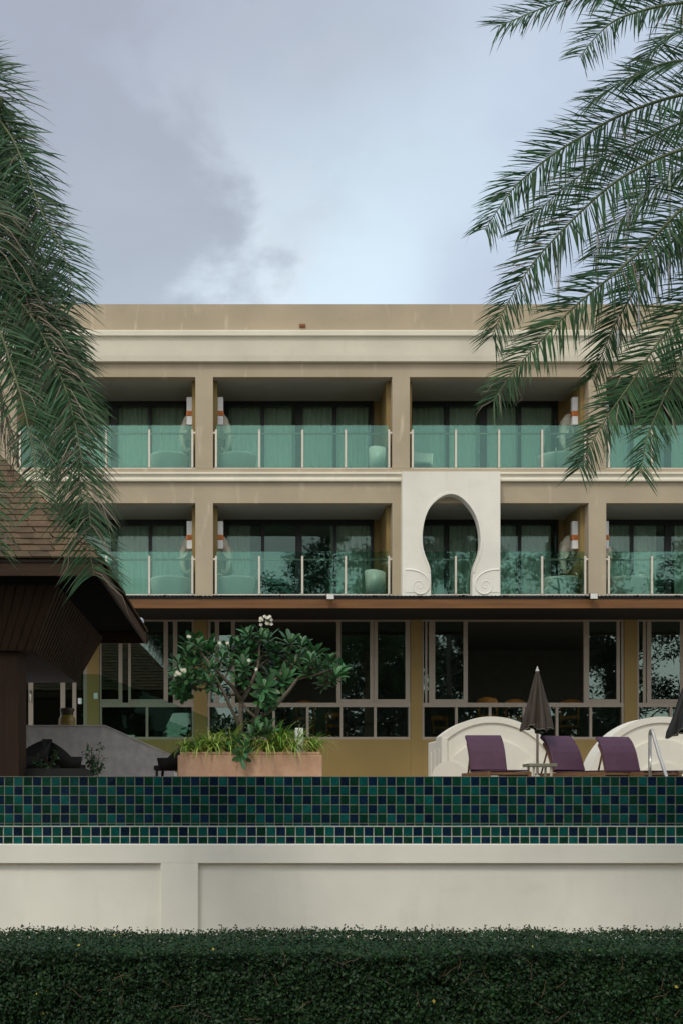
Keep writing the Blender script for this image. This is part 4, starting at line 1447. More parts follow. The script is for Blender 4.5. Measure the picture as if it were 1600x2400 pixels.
# broad-leaved sapling at the front of the planter
y = YPL + 0.1
base = V((X(590, y), y + 0.05, zr - 0.03))
sp_root = thing('frangipani_sapling', base, 'broad leaved green sapling hanging over the front rim of the salmon planter', 'plant')
st, lv = MB(), MB()
for zx, zy, dy, ax in [(905, 285, .0, (0, -.3, 1)), (965, 245, .1, (.2, -.2, 1)), (825, 345, .0, (-.3, -.4, 1)), (690, 400, -.05, (-.6, -.5, .5)), (725, 520, -.14, (0, -.8, -.25)), (860, 250, .15, (0, -.1, 1)), (985, 310, .05, (.6, -.3, .7)), (760, 440, -.1, (-.2, -.8, .2))]:
    p = P(380 + zx / 3.92, 1640 + zy / 3.92, y + dy)
    st.tube([base, base.lerp(p, 0.5) + V((0, 0, 0.04)), p], [0.012, 0.01, 0.008], 6)
    rosette(lv, p, V(ax), 12, 0.21)
st.build('stem', M['bark'], sp_root); lv.build('foliage', M['plum'], sp_root, recalc=False)
yb = YPL + 0.17
b = MB(); b.box(X(692, yb), X(711, yb), yb, yb + 0.12, zr - 0.035, Z(1706, yb), 0, 0.01)
tag(b.build('speaker_box', M['lampw']), 'small upright white box standing among the spider plants', 'box')


# ------------------------------------------------------------------ left side: hut, stair wall, jar, chairs
hut = thing('timber_hut', (-4.98, 16.7, 2.0), 'dark timber pavilion with a steep brown shingle hip roof, at the left edge', 'pavilion')
hx1 = -1.81; hw = 3.17; hxc = hx1 - hw; hy0 = 13.5; hyc = hy0 + hw; ze = 4.93; zap = ze + hw * 1.08
apex = V((hxc, hyc, zap))
corners = [V((hxc - hw, hy0, ze)), V((hxc + hw, hy0, ze)), V((hxc + hw, hyc + hw, ze)), V((hxc - hw, hyc + hw, ze))]
b = MB()
for i in range(4):                               # under-roof boarding
    a, c = corners[i], corners[(i + 1) % 4]
    b.face([a - V((0, 0, .05)), c - V((0, 0, .05)), apex - V((0, 0, .05))])
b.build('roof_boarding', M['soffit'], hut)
b = MB()
rows = 34
for i in range(4):                               # rows of shingles, each a tapered slip
    a, c = corners[i], corners[(i + 1) % 4]
    nrm = (c - a).cross(apex - a).normalized()
    if nrm.z < 0: nrm = -nrm
    for r in range(rows):
        u0, u1 = r / rows, (r + 1.25) / rows
        l0, l1 = a.lerp(apex, u0), c.lerp(apex, u0)
        m0, m1 = a.lerp(apex, min(1, u1)), c.lerp(apex, min(1, u1))
        wid = (l1 - l0).length
        x = -random.uniform(0, 0.2)
        while x < wid:
            w_ = random.uniform(0.13, 0.30)
            s0, s1 = max(0, x) / wid, min(wid, x + w_ - 0.006) / wid
            if s1 > s0 + 1e-4:
                lift = nrm * random.uniform(0.014, 0.026)
                sag = (apex - a).normalized() * random.uniform(-0.012, 0.012)
                p = [l0.lerp(l1, s0) + lift + sag, l0.lerp(l1, s1) + lift + sag, m0.lerp(m1, s1) + nrm * 0.003, m0.lerp(m1, s0) + nrm * 0.003]
                lo = [p[0] - lift * 1.2, p[1] - lift * 1.2]
                b.mesh([p[0], p[1], p[2], p[3], lo[0], lo[1]], [(0, 1, 2, 3), (4, 5, 1, 0)])
            x += w_
b.build('roof', M['shingle'], hut, recalc=False)
b = MB()
fh = 0.19
b.box(hxc - hw, hxc + hw, hy0 + 0.02, hy0 + 0.06, ze - 0.03 - fh, ze - 0.02)
b.box(hxc + hw - 0.06, hxc + hw - 0.02, hy0 + 0.0605, hyc + hw - 0.0605, ze - 0.03 - fh, ze - 0.02)
b.box(hxc - hw, hxc + hw, hyc + hw - 0.06, hyc + hw - 0.02, ze - 0.03 - fh, ze - 0.02)
b.box(hxc - hw + 0.02, hxc - hw + 0.06, hy0 + 0.0605, hyc + hw - 0.0605, ze - 0.03 - fh, ze - 0.02)
b.build('fascia', M['wood_e'], hut)
# tapered timber hood hanging under the roof
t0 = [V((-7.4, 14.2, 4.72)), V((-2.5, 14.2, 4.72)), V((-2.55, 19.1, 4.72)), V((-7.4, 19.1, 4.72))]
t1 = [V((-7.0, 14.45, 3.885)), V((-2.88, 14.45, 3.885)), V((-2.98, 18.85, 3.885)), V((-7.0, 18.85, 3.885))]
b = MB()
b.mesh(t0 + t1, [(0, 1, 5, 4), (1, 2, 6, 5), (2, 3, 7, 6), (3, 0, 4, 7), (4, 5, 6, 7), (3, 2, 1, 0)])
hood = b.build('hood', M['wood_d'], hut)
b = MB()
for k in range(22):
    u = 0.42 + 0.58 * k / 21
    p0, p1 = t0[0].lerp(t0[1], u), t1[0].lerp(t1[1], u)
    b.tube([p0 + V((0, -0.004, 0)), p1 + V((0, -0.004, 0))], 0.008, 4)
for k in range(24):
    u = k / 23
    b.tube([t0[1].lerp(t0[2], u) + V((0.004, 0, 0)), t1[1].lerp(t1[2], u) + V((0.004, 0, 0))], 0.008, 4)
b.build('batten', M['wood_d'], hood)['kind'] = 'stuff'

for (xa, xb, ya, yb_) in ((-3.75, X(45, 14.6), 14.6, 15.1), (-4.9, -4.4, 18.1, 18.6), (-6.9, -6.3, 14.6, 15.1), (-6.9, -6.3, 18.1, 18.6)):
    b = MB(); b.box(xa, xb, ya, yb_, 2.0, 3.884, 0, 0.01); b.build('post', M['wood_d'], hut)

for k, (px, py, lab, dz_, ry) in enumerate([(328, 1458, 'upper of two small black spotlights at the far corner of the hut eave', 0.0, -0.6), (331, 1483, 'lower of two small black spotlights at the far corner of the hut eave', 0, 0.9)]):
    Y = 19.6
    c = P(px, py, Y)
    t = thing('spotlight', c, lab, 'spotlight', 'spotlights at the hut eave')
    dr = V((sin(1.1) * 0.9, -0.5, -0.55 if k else 0.5)).normalized()
    b = MB(); b.tube([c - dr * 0.09, c - dr * 0.03, c + dr * 0.06], [0.035, 0.055, 0.065], 14); b.build('housing', M['black'], t)
    b = MB(); b.tube([c + dr * 0.0605, c + dr * 0.066], [0.06, 0.058], 14); b.build('lens', M['lens'], t)
    b = MB(); b.tube([c - dr * 0.05, c + V((-0.1, 0.06, 0.02)), V((hx1 - 0.02, c.y, c.z + 0.02))], 0.012, 6); b.build('bracket', M['black'], t)

YT = 18.5
sw = thing('stair_wall', (X(150, YT), YT, 2.0), 'grey concrete stair wall with a sloping top under the hut', 'wall')
poly = [(X(-60, YT), 1.99), (X(412, YT), 1.99), (X(405, YT), Z(1773, YT)), (X(247, YT), Z(1703, YT)), (X(-60, YT), Z(1703, YT))]
b = MB(); b.prism(poly, YT, YT + 0.2); b.build('wall_panel', M['concrete'], sw)
b = MB()
top_ = [(X(406, YT), Z(1773, YT)), (X(247.3, YT), Z(1702.6, YT)), (X(-60, YT), Z(1702.6, YT))]
for (xa, za), (xb, zb2_) in zip(top_[:-1], top_[1:]):
    dx, dz2 = xb - xa, zb2_ - za
    b.mesh([(xa, YT - 0.012, za + 0.001), (xb, YT - 0.012, zb2_ + 0.001), (xb, YT + 0.212, zb2_ + 0.001), (xa, YT + 0.212, za + 0.001),
            (xa, YT - 0.012, za + 0.025), (xb, YT - 0.012, zb2_ + 0.025), (xb, YT + 0.212, zb2_ + 0.025), (xa, YT + 0.212, za + 0.025)],
           [(0, 3, 2, 1), (4, 5, 6, 7), (0, 1, 5, 4), (1, 2, 6, 5), (2, 3, 7, 6), (3, 0, 4, 7)])
b.build('capping', M['concrete'], sw)
b = MB(); b.box(-7, X(247, YT), YT + 0.21, 25.5, 1.99, 2.95)
for k in range(6):
    b.box(X(247, YT) + 0.0005 + 0.28 * k, X(247, YT) + 0.28 * (k + 1), YT + 0.21, 20.6, 1.99, 2.95 - 0.158 * (k + 1))
b.build('landing', M['concrete'])['kind'] = 'structure'
YQ = 20.7
poly = [(X(190, YQ), 2.0), (X(488, YQ), 2.0), (X(488, YQ), Z(1681, YQ)), (X(232, YQ), Z(1580, YQ)), (X(190, YQ), Z(1580, YQ))]
b = MB(); b.prism(poly, YQ, YQ + 0.012)
tag(b.build('glass_screen', M['g_screen']), 'green tinted glass screen with a sloping top edge beside the restaurant steps', 'glass screen')
yj = 19.6
jx = X(158, yj)
jr = 20 / FPX * yj
jar = thing('jar', (jx, yj, 2.952), 'yellow glazed storage jar with dark collar on the landing behind the grey stair wall', 'jar')
zj = Z(1660, yj) - 2.952
b = MB(); b.lathe([(0.0, 0.0), (jr * .62, 0), (jr * .85, zj * .25), (jr, zj * .5), (jr * .95, zj * .66), (jr * .72, zj * .76)], 28, 0, (jx, yj, 2.952)); b.build('body', M['jar'], jar)
b = MB(); b.lathe([(jr * .72, zj * .76), (jr * .74, zj * .86), (jr * .84, zj * .9), (jr * .88, zj * .96), (jr * .8, zj), (jr * .6, zj * .98), (jr * .55, zj * .8), (0, zj * .8)], 28, 0, (jx, yj, 2.952)); b.build('neck', M['jard'], jar)
for px, py, lab in [(225, 1631, 'pale square notice on the ochre pier, the upper right of two'), (188, 1643, 'pale square notice on the dark entrance glass, the lower left of two')]:
    b = MB(); c = P(px, py, YG - 0.015); b.box(c.x - 0.048, c.x + 0.048, c.y, c.y + 0.012, c.z - 0.07, c.z + 0.07, 0, 0.003)
    tag(b.build('notice', M['paper']), lab, 'notice', 'notices by the entrance')


def wicker_chair(x, Y, rz, label, s=1.0):
    t = thing('wicker_chair', (0, 0, 0), label, 'chair', 'dark wicker chairs on the terrace')
    st = MB(); st.box(-0.26, 0.26, -0.25, 0.22, 0.30, 0.38, 0, 0.02); st.build('seat', M['wicker'], t)
    for sx in (-1, 1):
        for yy in (-0.2, 0.2):
            l = MB(); l.tube([(sx * 0.23, yy, 0.30), (sx * 0.2, yy * 1.1, 0.0)], [0.024, 0.018], 8); l.build('leg', M['black'], t)
    bk = MB(); vs, fs = [], []
    n = 22
    for i in range(n + 1):
        a = radians(-125 + 250 * i / n)
        h = 0.56 + 0.22 * max(0, cos(a)) ** 0.8 - 0.06 * (1 - max(0, cos(a)))
        r0, r1 = 0.25, 0.30 + 0.06 * max(0, cos(a))
        for r, z in ((r0, 0.30), (r1, h), (r1 + 0.03, h), (r0 + 0.03, 0.30)):
            vs.append((r * sin(a) * 1.05, r * cos(a), z))
    for i in range(n):
        for k in range(4):
            k2 = (k + 1) % 4
            fs.append((i * 4 + k, i * 4 + k2, i * 4 + 4 + k2, i * 4 + 4 + k))
    fs += [(0, 1, 2, 3), (n * 4 + 3, n * 4 + 2, n * 4 + 1, n * 4)]
    bk.mesh(vs, fs, 0, True); bk.build('backrest', M['wicker'], t)
    t.location = (x, Y, 2.0); t.rotation_euler = (0, 0, rz); t.scale = (s, s, s)
    return t


wicker_chair(X(158, 16.6), 16.6, 1.9, 'dark wicker tub chair beside the leafy plant, in front of the grey stair wall')
wicker_chair(X(64, 16.3), 16.3, -0.9, 'dark wicker chair right beside the hut post')
wicker_chair(X(404, 17.2), 17.2, -1.7, 'dark wicker chair peeking out behind the left end of the planter')
YK = 15.0
b = MB(); b.prism([(X(-80, YK), 1.99), (X(245, YK), 1.99), (X(195, YK), Z(1801, YK)), (X(-80, YK), Z(1801, YK))], YK, YK + 0.5)
tag(b.build('stone_ledge', mat('black_stone', (0.022, 0.022, 0.02), 0.5, 0.3, 8, 0.2, 40)), 'low black stone ledge with a sloping end at the foot of the hut', 'ledge')


def bushy(px, py, pyb, Y, w_px, label, n, name='terrace_plant'):
    s = Y / FPX
    base = V((X(px, Y), Y, 2.0))
    t = thing(name, base, label, 'plant', 'plants by the black ledge')
    st, lv = MB(), MB()
    H = Z(py, Y) - 2.0
    for k in range(9):
        a = random.uniform(0, 6.28)
        tip = base + V((cos(a) * w_px * s * 0.5, sin(a) * 0.12, H * random.uniform(0.6, 1.0)))
        midp = base.lerp(tip, 0.5) + V((0, 0, 0.05))
        st.tube([base, midp, tip], [0.006, 0.005, 0.003], 5)
        for j in range(n // 9):
            u = random.uniform(0.3, 1)
            p = (base.lerp(midp, u * 2) if u < .5 else midp.lerp(tip, u * 2 - 1)) + V((random.gauss(0, .02), random.gauss(0, .02), random.gauss(0, .02)))
            d = V((random.uniform(-1, 1), random.uniform(-1, .6), random.uniform(-.5, .5)))
            oval_leaf(lv, p, d, V((0, 0, 1)), random.uniform(0.05, 0.085), random.uniform(0.018, 0.028))
    st.build('stem', M['twig'], t); lv.build('foliage', M['plum'], t, recalc=False)


bushy(222, 1738, 1808, 15.75, 46, 'leafy upright green plant between the wicker chair and the grey stair wall', 190)
bushy(105, 1757, 1800, 15.65, 60, 'sparse low plant between the hut post and the wicker chair', 110)


# ------------------------------------------------------------------ palms
def catmull(pts, m):
    out = []
    n = len(pts)
    for i in range(n - 1):
        p0, p1, p2, p3 = pts[max(i - 1, 0)], pts[i], pts[i + 1], pts[min(i + 2, n - 1)]
        for k in range(m):
            t = k / m
            out.append(0.5 * ((2 * p1) + (-p0 + p2) * t + (2 * p0 - 5 * p1 + 4 * p2 - p3) * t * t + (-p0 + 3 * p1 - 3 * p2 + p3) * t ** 3))
    out.append(pts[-1])
    return out


def frond(parent, path, L_, width=0.0074, dead=0.05, spacing=0.0160, face=(0.0, -1.0, 0.35), droop=0.18, roll=0.0, sweep=0.85, dead_from=None, name='frond'):
    """path: world points from crown to tip; leaflets sit in a shallow V either side of the midrib."""
    pts = catmull(path, 14)
    acc = [0.0]
    for a, c in zip(pts[:-1], pts[1:]): acc.append(acc[-1] + (c - a).length)
    T = acc[-1]

    def at(s):
        s = max(0, min(T, s))
        lo = 0
        while lo < len(acc) - 2 and acc[lo + 1] < s: lo += 1
        u = (s - acc[lo]) / max(1e-9, acc[lo + 1] - acc[lo])
        return pts[lo].lerp(pts[lo + 1], u), (pts[lo + 1] - pts[lo]).normalized()
    fc = V(face).normalized()
    lf = MB()
    nst = int(T / spacing)
    for k in range(nst):
        s = T * (k + random.uniform(-.3, .3)) / nst
        u = max(0.0, min(1.0, s / T))
        p, t = at(s)
        side0 = t.cross(fc).normalized()
        upn = side0.cross(t).normalized()
        prof = min(1.0, 0.45 + 1.6 * u) * (1.0 if u < 0.55 else 1.0 - 0.42 * ((u - 0.55) / 0.45) ** 1.4)
        for sd in (-1, 1):
            if random.random() < 0.04: continue
            L = 1.06 * L_ * prof * random.uniform(0.82, 1.12)
            ang = radians(62 - 34 * u * sweep + random.gauss(0, 5))          # opening angle from the midrib
            lift = radians(random.gauss(18, 15)) + roll
            d = t * cos(ang) + (side0 * sd * cos(lift) + upn * sin(lift)) * sin(ang)
            d = d.normalized()
            isdead = random.random() < (dead if dead_from is None or u < dead_from else max(dead, 0.75))
            nrm = d.cross(side0 * sd).cross(d)
            nrm = (upn + V((random.gauss(0, .35), random.gauss(0, .35), random.gauss(0, .35)))).normalized()
            wv = d.cross(nrm).normalized()
            wd = width * random.uniform(.8, 1.15) * (0.75 if u > .85 else 1)
            dr = droop * random.uniform(.4, 1.3) * (2.2 if isdead else 1)
            vs = []
            for f_, w_ in ((0.0, .45), (.22, 1.0), (.5, .95), (.78, .6), (1.0, .06)):
                c = p + d * (L * f_) + V((0, 0, -dr * L * f_ * f_))
                if isdead: c += V((random.gauss(0, .012), random.gauss(0, .012), random.gauss(0, .012))) * f_ * 1.6
                ww = wd * w_ * (0.6 if isdead else 1)
                vs += [c - wv * ww, c + wv * ww]
            lf.mesh(vs, [(2 * q, 2 * q + 1, 2 * q + 3, 2 * q + 2) for q in range(4)], 1 if isdead else 0, True)
    m_ = len(pts)
    lf.tube(pts, [0.017 * (1 - 0.86 * i / (m_ - 1)) for i in range(m_)], 6, 2)
    return lf.build(name, [M['palm'], M['palmdead'], M['rachis']], parent, recalc=False)


def palm_trunk(x, Y, ztop, r, parent):
    tr = MB()
    prof = []
    z = 0.0
    k = 0
    while z < ztop:
        prof += [(r * 1.035, z), (r * 1.0, z + 0.05)]
        z += 0.075; k += 1
    prof.append((r * 1.3, ztop + 0.05)); prof.append((0.02, ztop + 0.35))
    tr.lathe(prof, 20, 0, (x, Y, 0), lambda a, u: 1 + 0.05 * sin(5 * a + 60 * u))
    # old leaf bases round the head of the trunk
    for k in range(40):
        a = k * 2.4; zz = ztop - 0.75 + 0.9 * k / 40
        q = V((x + r * cos(a), Y + r * sin(a), zz))
        tr.tube([q, q + V((cos(a) * 0.13, sin(a) * 0.13, 0.18))], [0.05, 0.022], 6)
    return tr.build('trunk', M['trunk'], parent)


YR = 9.4
cR = P(1880, 440, YR)
pr = thing('palm_tree', (cR.x, YR, 0), 'date palm at the right whose fronds reach left across sky and top balconies', 'palm tree', 'date palms framing the view')
palm_trunk(cR.x, YR, cR.z - 0.1, 0.22, pr)
RF = [  # photo pixel path of each midrib, depth at the crown and at the tip, leaflet length, extra
    ([(1760, -160), (1600, -75), (1460, -30), (1310, 5), (1166, 62)], 9.1, 8.6, .40, {}),
    ([(1830, 40), (1700, 10), (1590, 8), (1500, 26), (1437, 50), (1390, 92), (1356, 135)], 9.0, 8.4, .40, {}),
    ([(1860, 130), (1740, 20), (1640, -40), (1530, -50), (1400, -20)], 9.6, 9.9, .40, {}),
    ([(1860, 210), (1730, 150), (1600, 142), (1524, 160), (1450, 195), (1378, 240)], 9.7, 10.4, .42, {}),
    ([(1860, 260), (1740, 214), (1600, 222), (1463, 266), (1366, 318), (1284, 370), (1207, 436), (1165, 492), (1134, 540)], 9.2, 8.6, .40, {}),
    ([(1860, 330), (1740, 280), (1600, 288), (1503, 330), (1412, 372), (1335, 429), (1274, 482), (1214, 545)], 9.6, 9.8, .38, dict(dead=.22)),
    ([(1860, 380), (1730, 330), (1600, 350), (1488, 398), (1412, 449), (1325, 531), (1248, 617), (1192, 704), (1150, 790)], 9.1, 8.4, .40, {}),
    ([(1860, 420), (1730, 410), (1600, 488), (1514, 575), (1437, 643), (1345, 719), (1259, 806), (1195, 880), (1155, 940)], 9.0, 8.2, .40, dict(dead=.05)),
    ([(1860, 440), (1720, 460), (1600, 545), (1529, 612), (1478, 694), (1437, 765), (1407, 837), (1386, 890)], 9.5, 9.3, .36, {}),
    ([(1870, 480), (1740, 560), (1640, 680), (1539, 806), (1478, 898), (1427, 969), (1386, 1036), (1356, 1100)], 8.9, 8.0, .38, {}),
    ([(1880, 500), (1760, 600), (1660, 730), (1590, 860), (1540, 965), (1514, 1030), (1500, 1110)], 8.8, 7.9, .36, {}),
    ([(1860, 170), (1740, 60), (1640, 60), (1560, 90), (1500, 150)], 9.9, 10.6, .40, {}),
    ([(1860, 400), (1740, 370), (1620, 390), (1530, 440), (1450, 520), (1390, 600)], 10.0, 10.6, .38, dict(dead=.12)),
]
for path, ya, yb_, L_, kw in RF:
    n = len(path)
    w = [P(px, py, ya + (yb_ - ya) * i / (n - 1)) for i, (px, py) in enumerate(path)]
    hub = V((cR.x - 0.08, YR - 0.05, cR.z + random.uniform(-.25, .3)))
    w = [hub] + (w[1:] if path[0][0] >= 1830 else w)
    frond(pr, w, L_, **kw)
def spare_frond(parent, hub, az_, el, T, L_):
    d = V((cos(az_), sin(az_), 0))
    w = [V(hub)]
    n = 8
    for k in range(n):
        e = el - (el + 1.15) * ((k + 0.5) / n) ** 1.3
        w.append(w[-1] + (d * cos(e) + V((0, 0, sin(e)))) * (T / n))
    f = V((-d.y, d.x, 0)) * 0.2 + V((0, -0.3, 1))
    frond(parent, w, L_, face=f, spacing=0.022)
for k in range(20):                      # the side of the crown that faces away from the hotel view
    spare_frond(pr, (cR.x + 0.05, YR, cR.z + random.uniform(-.1, .3)), radians(-80 + 160 * ((k * 0.618) % 1)), radians(75 - 4.2 * k), random.uniform(2.9, 3.6), .38)

YLP = 10.45
cL = P(-680, -60, YLP)
pw = thing('palm_tree', (cL.x, YLP, 0), 'date palm at the left with heavy drooping fronds, some leaflets dried grey', 'palm tree', 'date palms framing the view')
palm_trunk(cL.x, YLP, cL.z - 0.1, 0.22, pw)
LF = [
    ([(-170, 90), (-100, 140), (-50, 210), (0, 300), (36, 380), (76, 470), (110, 560)], 9.0, 8.6, .42, {}),
    ([(-170, 90), (-80, 160), (0, 282), (33, 332), (66, 409), (95, 490), (133, 560), (160, 630), (180, 715)], 8.9, 8.3, .42, {}),
    ([(-180, 120), (-90, 250), (-20, 380), (30, 470), (80, 560), (120, 650), (150, 760), (178, 860)], 9.3, 9.2, .44, {}),
    ([(-190, 150), (-100, 330), (0, 509), (33, 570), (61, 625), (90, 700), (125, 790), (160, 890), (185, 990)], 8.8, 8.1, .42, {}),
    ([(-190, 170), (-100, 420), (0, 652), (45, 705), (88, 765), (127, 846), (160, 929), (180, 1010), (192, 1075), (206, 1160), (214, 1240)], 8.5, 7.9, .46, dict(dead=.30, droop=.4)),
    ([(-190, 170), (-120, 480), (-20, 640), (70, 720), (125, 830), (155, 935), (177, 1039), (188, 1140), (198, 1230), (212, 1300), (222, 1350)], 8.7, 8.0, .50, dict(dead=.08)),
    ([(-200, 200), (-110, 560), (-40, 700), (0, 775), (28, 857), (50, 929), (66, 995), (83, 1083), (88, 1150), (95, 1195)], 8.3, 7.7, .36, dict(droop=.3)),
    ([(-210, 200), (-150, 700), (-100, 900), (-60, 1050), (-25, 1180), (-10, 1290)], 8.4, 7.8, .36, {}),
    ([(-190, 140), (-100, 460), (-10, 700), (60, 840), (110, 950), (140, 1060), (160, 1150)], 9.4, 9.2, .42, dict(dead=.12)),
    ([(-170, 130), (-110, 150), (-70, 210), (-40, 300), (-10, 400)], 9.2, 9.0, .42, {}),
    ([(-170, 100), (-110, 130), (-50, 260), (0, 420), (40, 560), (70, 690), (100, 800)], 9.7, 10.0, .48, {}),
    ([(-190, 140), (-130, 240), (-60, 420), (10, 620), (75, 740), (120, 860), (150, 990), (170, 1100)], 9.1, 8.6, .48, dict(dead=.1)),
]
for path, ya, yb_, L_, kw in LF:
    n = len(path)
    L_ *= 1.04
    w = [P(px, py, ya + (yb_ - ya) * i / (n - 1)) for i, (px, py) in enumerate(path)]
    w[0] = V((cL.x + 0.1, YLP - 0.12, cL.z + random.uniform(-.15, .25)))
    kw = {**dict(spacing=0.0185), **kw}
    frond(pw, w, L_, face=(0.15, -1, 0.2), **{**dict(sweep=0.35, droop=0.26), **kw})
for k in range(18):
    spare_frond(pw, (cL.x - 0.05, YLP, cL.z + random.uniform(-.1, .3)), radians(100 + 160 * ((k * 0.618) % 1)), radians(75 - 4.5 * k), random.uniform(2.9, 3.6), .40)
# a dried frond hanging against the trunk
frond(pw, [P(-150, 350, 10.2), P(-80, 640, 10.1), P(-20, 860, 10.0), P(15, 980, 9.9), P(38, 1070, 9.9)], .16, dead=1.0, droop=1.2, spacing=.03, width=.012)

TUB = [(1307, 561, 719), (1399, 495, 668), (1471, 449, 530), (1466, 531, 625), (1568, 403, 576), (1566, 582, 699), (1539, 612, 724), (1496, 668, 775), (1447, 775, 816)]
TL = ['white light tube hanging lowest to the left, in front of the hotel parapet', 'white light tube hanging left of the paired tubes among the right palm fronds',
      'upper of two white light tubes in line, middle of the right palm', 'lower of two white light tubes in line, middle of the right palm',
      'long white light tube hanging highest, near the right frame edge', 'white light tube directly below the highest one at the right frame edge',
      'white light tube ending at the hotel roofline among the right palm fronds', 'white light tube hanging across the hotel parapet and cornice at the right',
      'short white light tube stub in front of the cream cornice among the right fronds']
for (px, ya, yb_), lab in zip(TUB, TL):
    Y = 8.95
    a, c = P(px, ya, Y), P(px, yb_, Y)
    t = thing('hanging_light_tube', c, lab, 'light tube', 'white light tubes hanging in the right palm')
    b = MB(); b.tube([c, c + V((0, 0, 0.012)), a - V((0, 0, 0.012)), a], [0.006, 0.0095, 0.0095, 0.006], 8); b.build('tube', M['tubelt'], t)
    b = MB(); b.tube([a, a + V((0.004, 0, 0.14))], 0.002, 5); b.build('cord', M['lampw'], t)


# ------------------------------------------------------------------ trees behind the photographer, seen in the windows
def wispy_tree(seed, H):
    rnd = random.Random(seed)
    t = thing('casuarina_tree', (0, 0, 0), 'x', 'tree', 'feathery trees mirrored in the hotel glass')
    tr, lv = MB(), MB()
    bend = [V((rnd.gauss(0, .25) * u, rnd.gauss(0, .25) * u, H * u)) for u in (0, .2, .4, .6, .8, 1.0)]
    tr.tube(bend, [.26, .22, .17, .12, .07, .02], 8)

    def trunk_at(u):
        k = min(4, int(u * 5)); return bend[k].lerp(bend[k + 1], u * 5 - k)
    for k in range(40):
        u = 0.12 + 0.82 * rnd.random()
        p = trunk_at(u)
        a = rnd.uniform(0, 2 * pi)
        reach = (1.0 - 0.66 * u) * H * 0.33 * rnd.uniform(.5, 1.1)
        e = p + V((cos(a) * reach, sin(a) * reach, reach * rnd.uniform(.25, .8)))
        m_ = p.lerp(e, .5) + V((0, 0, -.1))
        tr.tube([p, m_, e], [.05, .035, .012], 5)
        for j in range(5):
            v = rnd.uniform(.25, 1.05)
            cc = (p.lerp(m_, v * 2) if v < .5 else m_.lerp(e, v * 2 - 1))
            for q in range(40):
                d = V((rnd.gauss(0, 1), rnd.gauss(0, 1), rnd.gauss(-.4, .7))).normalized()
                c0 = cc + V((rnd.gauss(0, .28), rnd.gauss(0, .28), rnd.gauss(0, .22)))
                L_ = rnd.uniform(.14, .42)
                sdv = d.orthogonal().normalized() * rnd.uniform(.03, .065)
                m2 = c0 + d * L_ * .5
                e2 = c0 + d * L_ + V((0, 0, -.12 * L_))
                lv.face([c0, m2 + sdv, e2, m2 - sdv])
    tr.build('trunk', M['bark'], t)
    lv.build('crown', M['casu'], t, recalc=False)
    return t


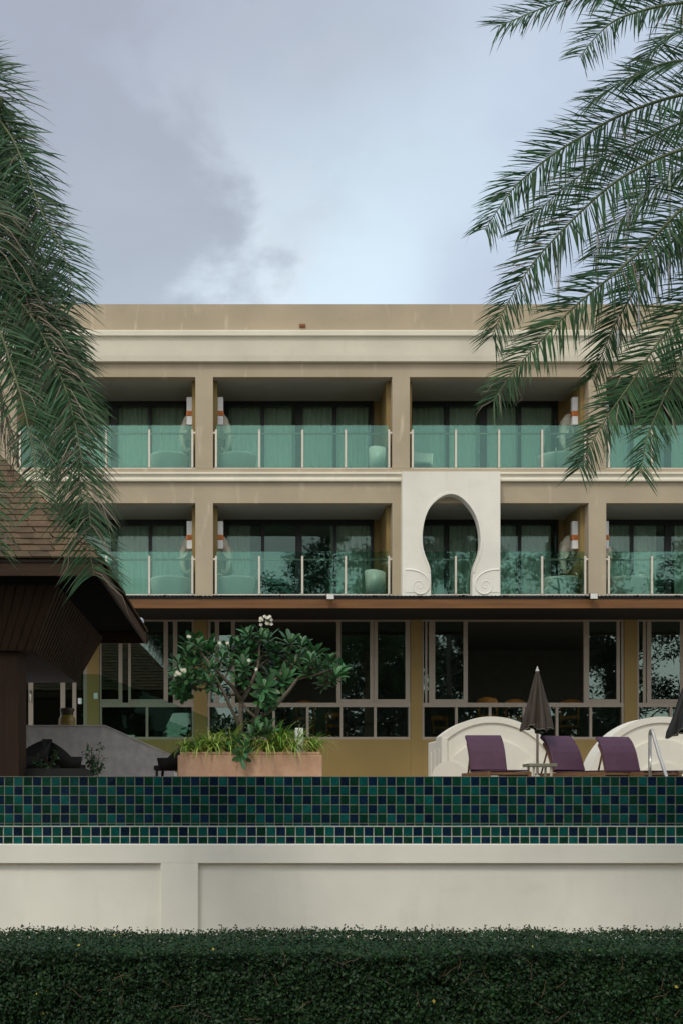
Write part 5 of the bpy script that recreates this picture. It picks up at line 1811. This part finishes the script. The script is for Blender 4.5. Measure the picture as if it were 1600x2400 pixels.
protos = [wispy_tree(3, 16.0), wispy_tree(11, 15.0), wispy_tree(23, 17.0)]
TP = [(3.5, -13, 0, 1.15, 0), (8.0, -17, 1, 1.3, 1.0), (12.0, -12, 2, 1.08, 2.0), (16.0, -19, 0, 1.3, 3.0), (20.5, -14, 1, 1.2, 4.0), (25.0, -20, 2, 1.2, 5.0), (30.0, -16, 0, 1.2, 0.5),
      (6.3, -24, 2, 1.50, 1.5), (11.5, -27, 0, 1.35, 2.5), (18.5, -28, 2, 1.3, 0.8), (34, -24, 1, 1.3, 1.1), (1.0, -28, 1, .9, 1.9),
      (10.0, -15, 0, 1.12, 4.4), (23.0, -16, 1, 1.25, 1.7)]
TLAB = ['slim feathery tree mirrored in the restaurant glass just right of the frangipani', 'feathery tree mirrored in the panes right of the planter', 'dense feathery tree mirrored in the keyhole arch glass',
        'feathery tree mirrored in the lower balcony right of the keyhole arch', 'feathery tree mirrored in the restaurant window behind the brown parasol', 'feathery tree mirrored in the far right balcony glass',
        'feathery tree mirrored in the restaurant window at the right edge', 'tallest feathery tree, mirrored in the middle top balcony glass', 'feathery tree mirrored behind the ones in the middle restaurant window',
        'feathery tree mirrored between the two columns at the right', 'feathery tree mirrored beyond the right frame edge', 'shortest feathery tree mirrored behind the frangipani',
        'feathery tree mirrored in the narrow sash beside the middle pier', 'feathery tree mirrored in the window strip beside the right pier']
used = set()
for (x, y, k, s, rz), lab in zip(TP, TLAB):
    o = protos[k] if k not in used else copy_tree(protos[k])
    used.add(k)
    o.location = (x, y, 0); o.scale = (s, s, s); o.rotation_euler = (0, 0, rz); o['label'] = lab


def shrub(seed, W, H):
    rnd = random.Random(seed)
    t = thing('beach_shrub', (0, 0, 0), 'x', 'shrub', 'dense shrubs mirrored in the low glass')
    st, lv = MB(), MB()
    for k in range(16):
        a = rnd.uniform(0, 2 * pi)
        e = V((cos(a) * W * .4 * rnd.random() ** .5, sin(a) * W * .25 * rnd.random() ** .5, H * rnd.uniform(.55, .95)))
        st.tube([V((e.x * .2, e.y * .2, 0)), e * .55 + V((0, 0, .2)), e], [.09, .06, .02], 5)
    for k in range(2600):
        a = rnd.uniform(0, 2 * pi); z = rnd.random() ** .8
        rr = (1 - .75 * max(0, z - .35) ** 1.3) * (0.45 + .55 * rnd.random() ** .5)
        p = V((cos(a) * W * .5 * rr, sin(a) * W * .32 * rr, H * (.04 + z * (.86 + .14 * sin(a * 3 + seed)))))
        d = V((rnd.gauss(0, 1), rnd.gauss(0, 1), rnd.gauss(0, .8))).normalized()
        L_ = rnd.uniform(.28, .6); sd = d.orthogonal().normalized() * L_ * .28
        lv.face([p, p + d * L_ * .5 + sd, p + d * L_, p + d * L_ * .5 - sd])
    st.build('stem', M['bark'], t); lv.build('foliage', M['casu'], t, recalc=False)
    return t


sprotos = [shrub(5, 6.0, 5.0), shrub(8, 6.5, 6.0)]
for i in range(16):
    o = sprotos[i] if i < 2 else copy_tree(sprotos[i % 2])
    o.location = (-26 + 4.2 * i + random.uniform(-.8, .8), random.uniform(-12, -8.5), 0)
    s_ = random.uniform(.85, 1.1)
    o.scale = (s_, s_, s_ * (0.95 if i < 7 else 1.15)); o.rotation_euler = (0, 0, random.uniform(-.3, .3))
    o['label'] = 'dense dark beach shrub behind the viewer, mirrored as a dark band in the low panes'
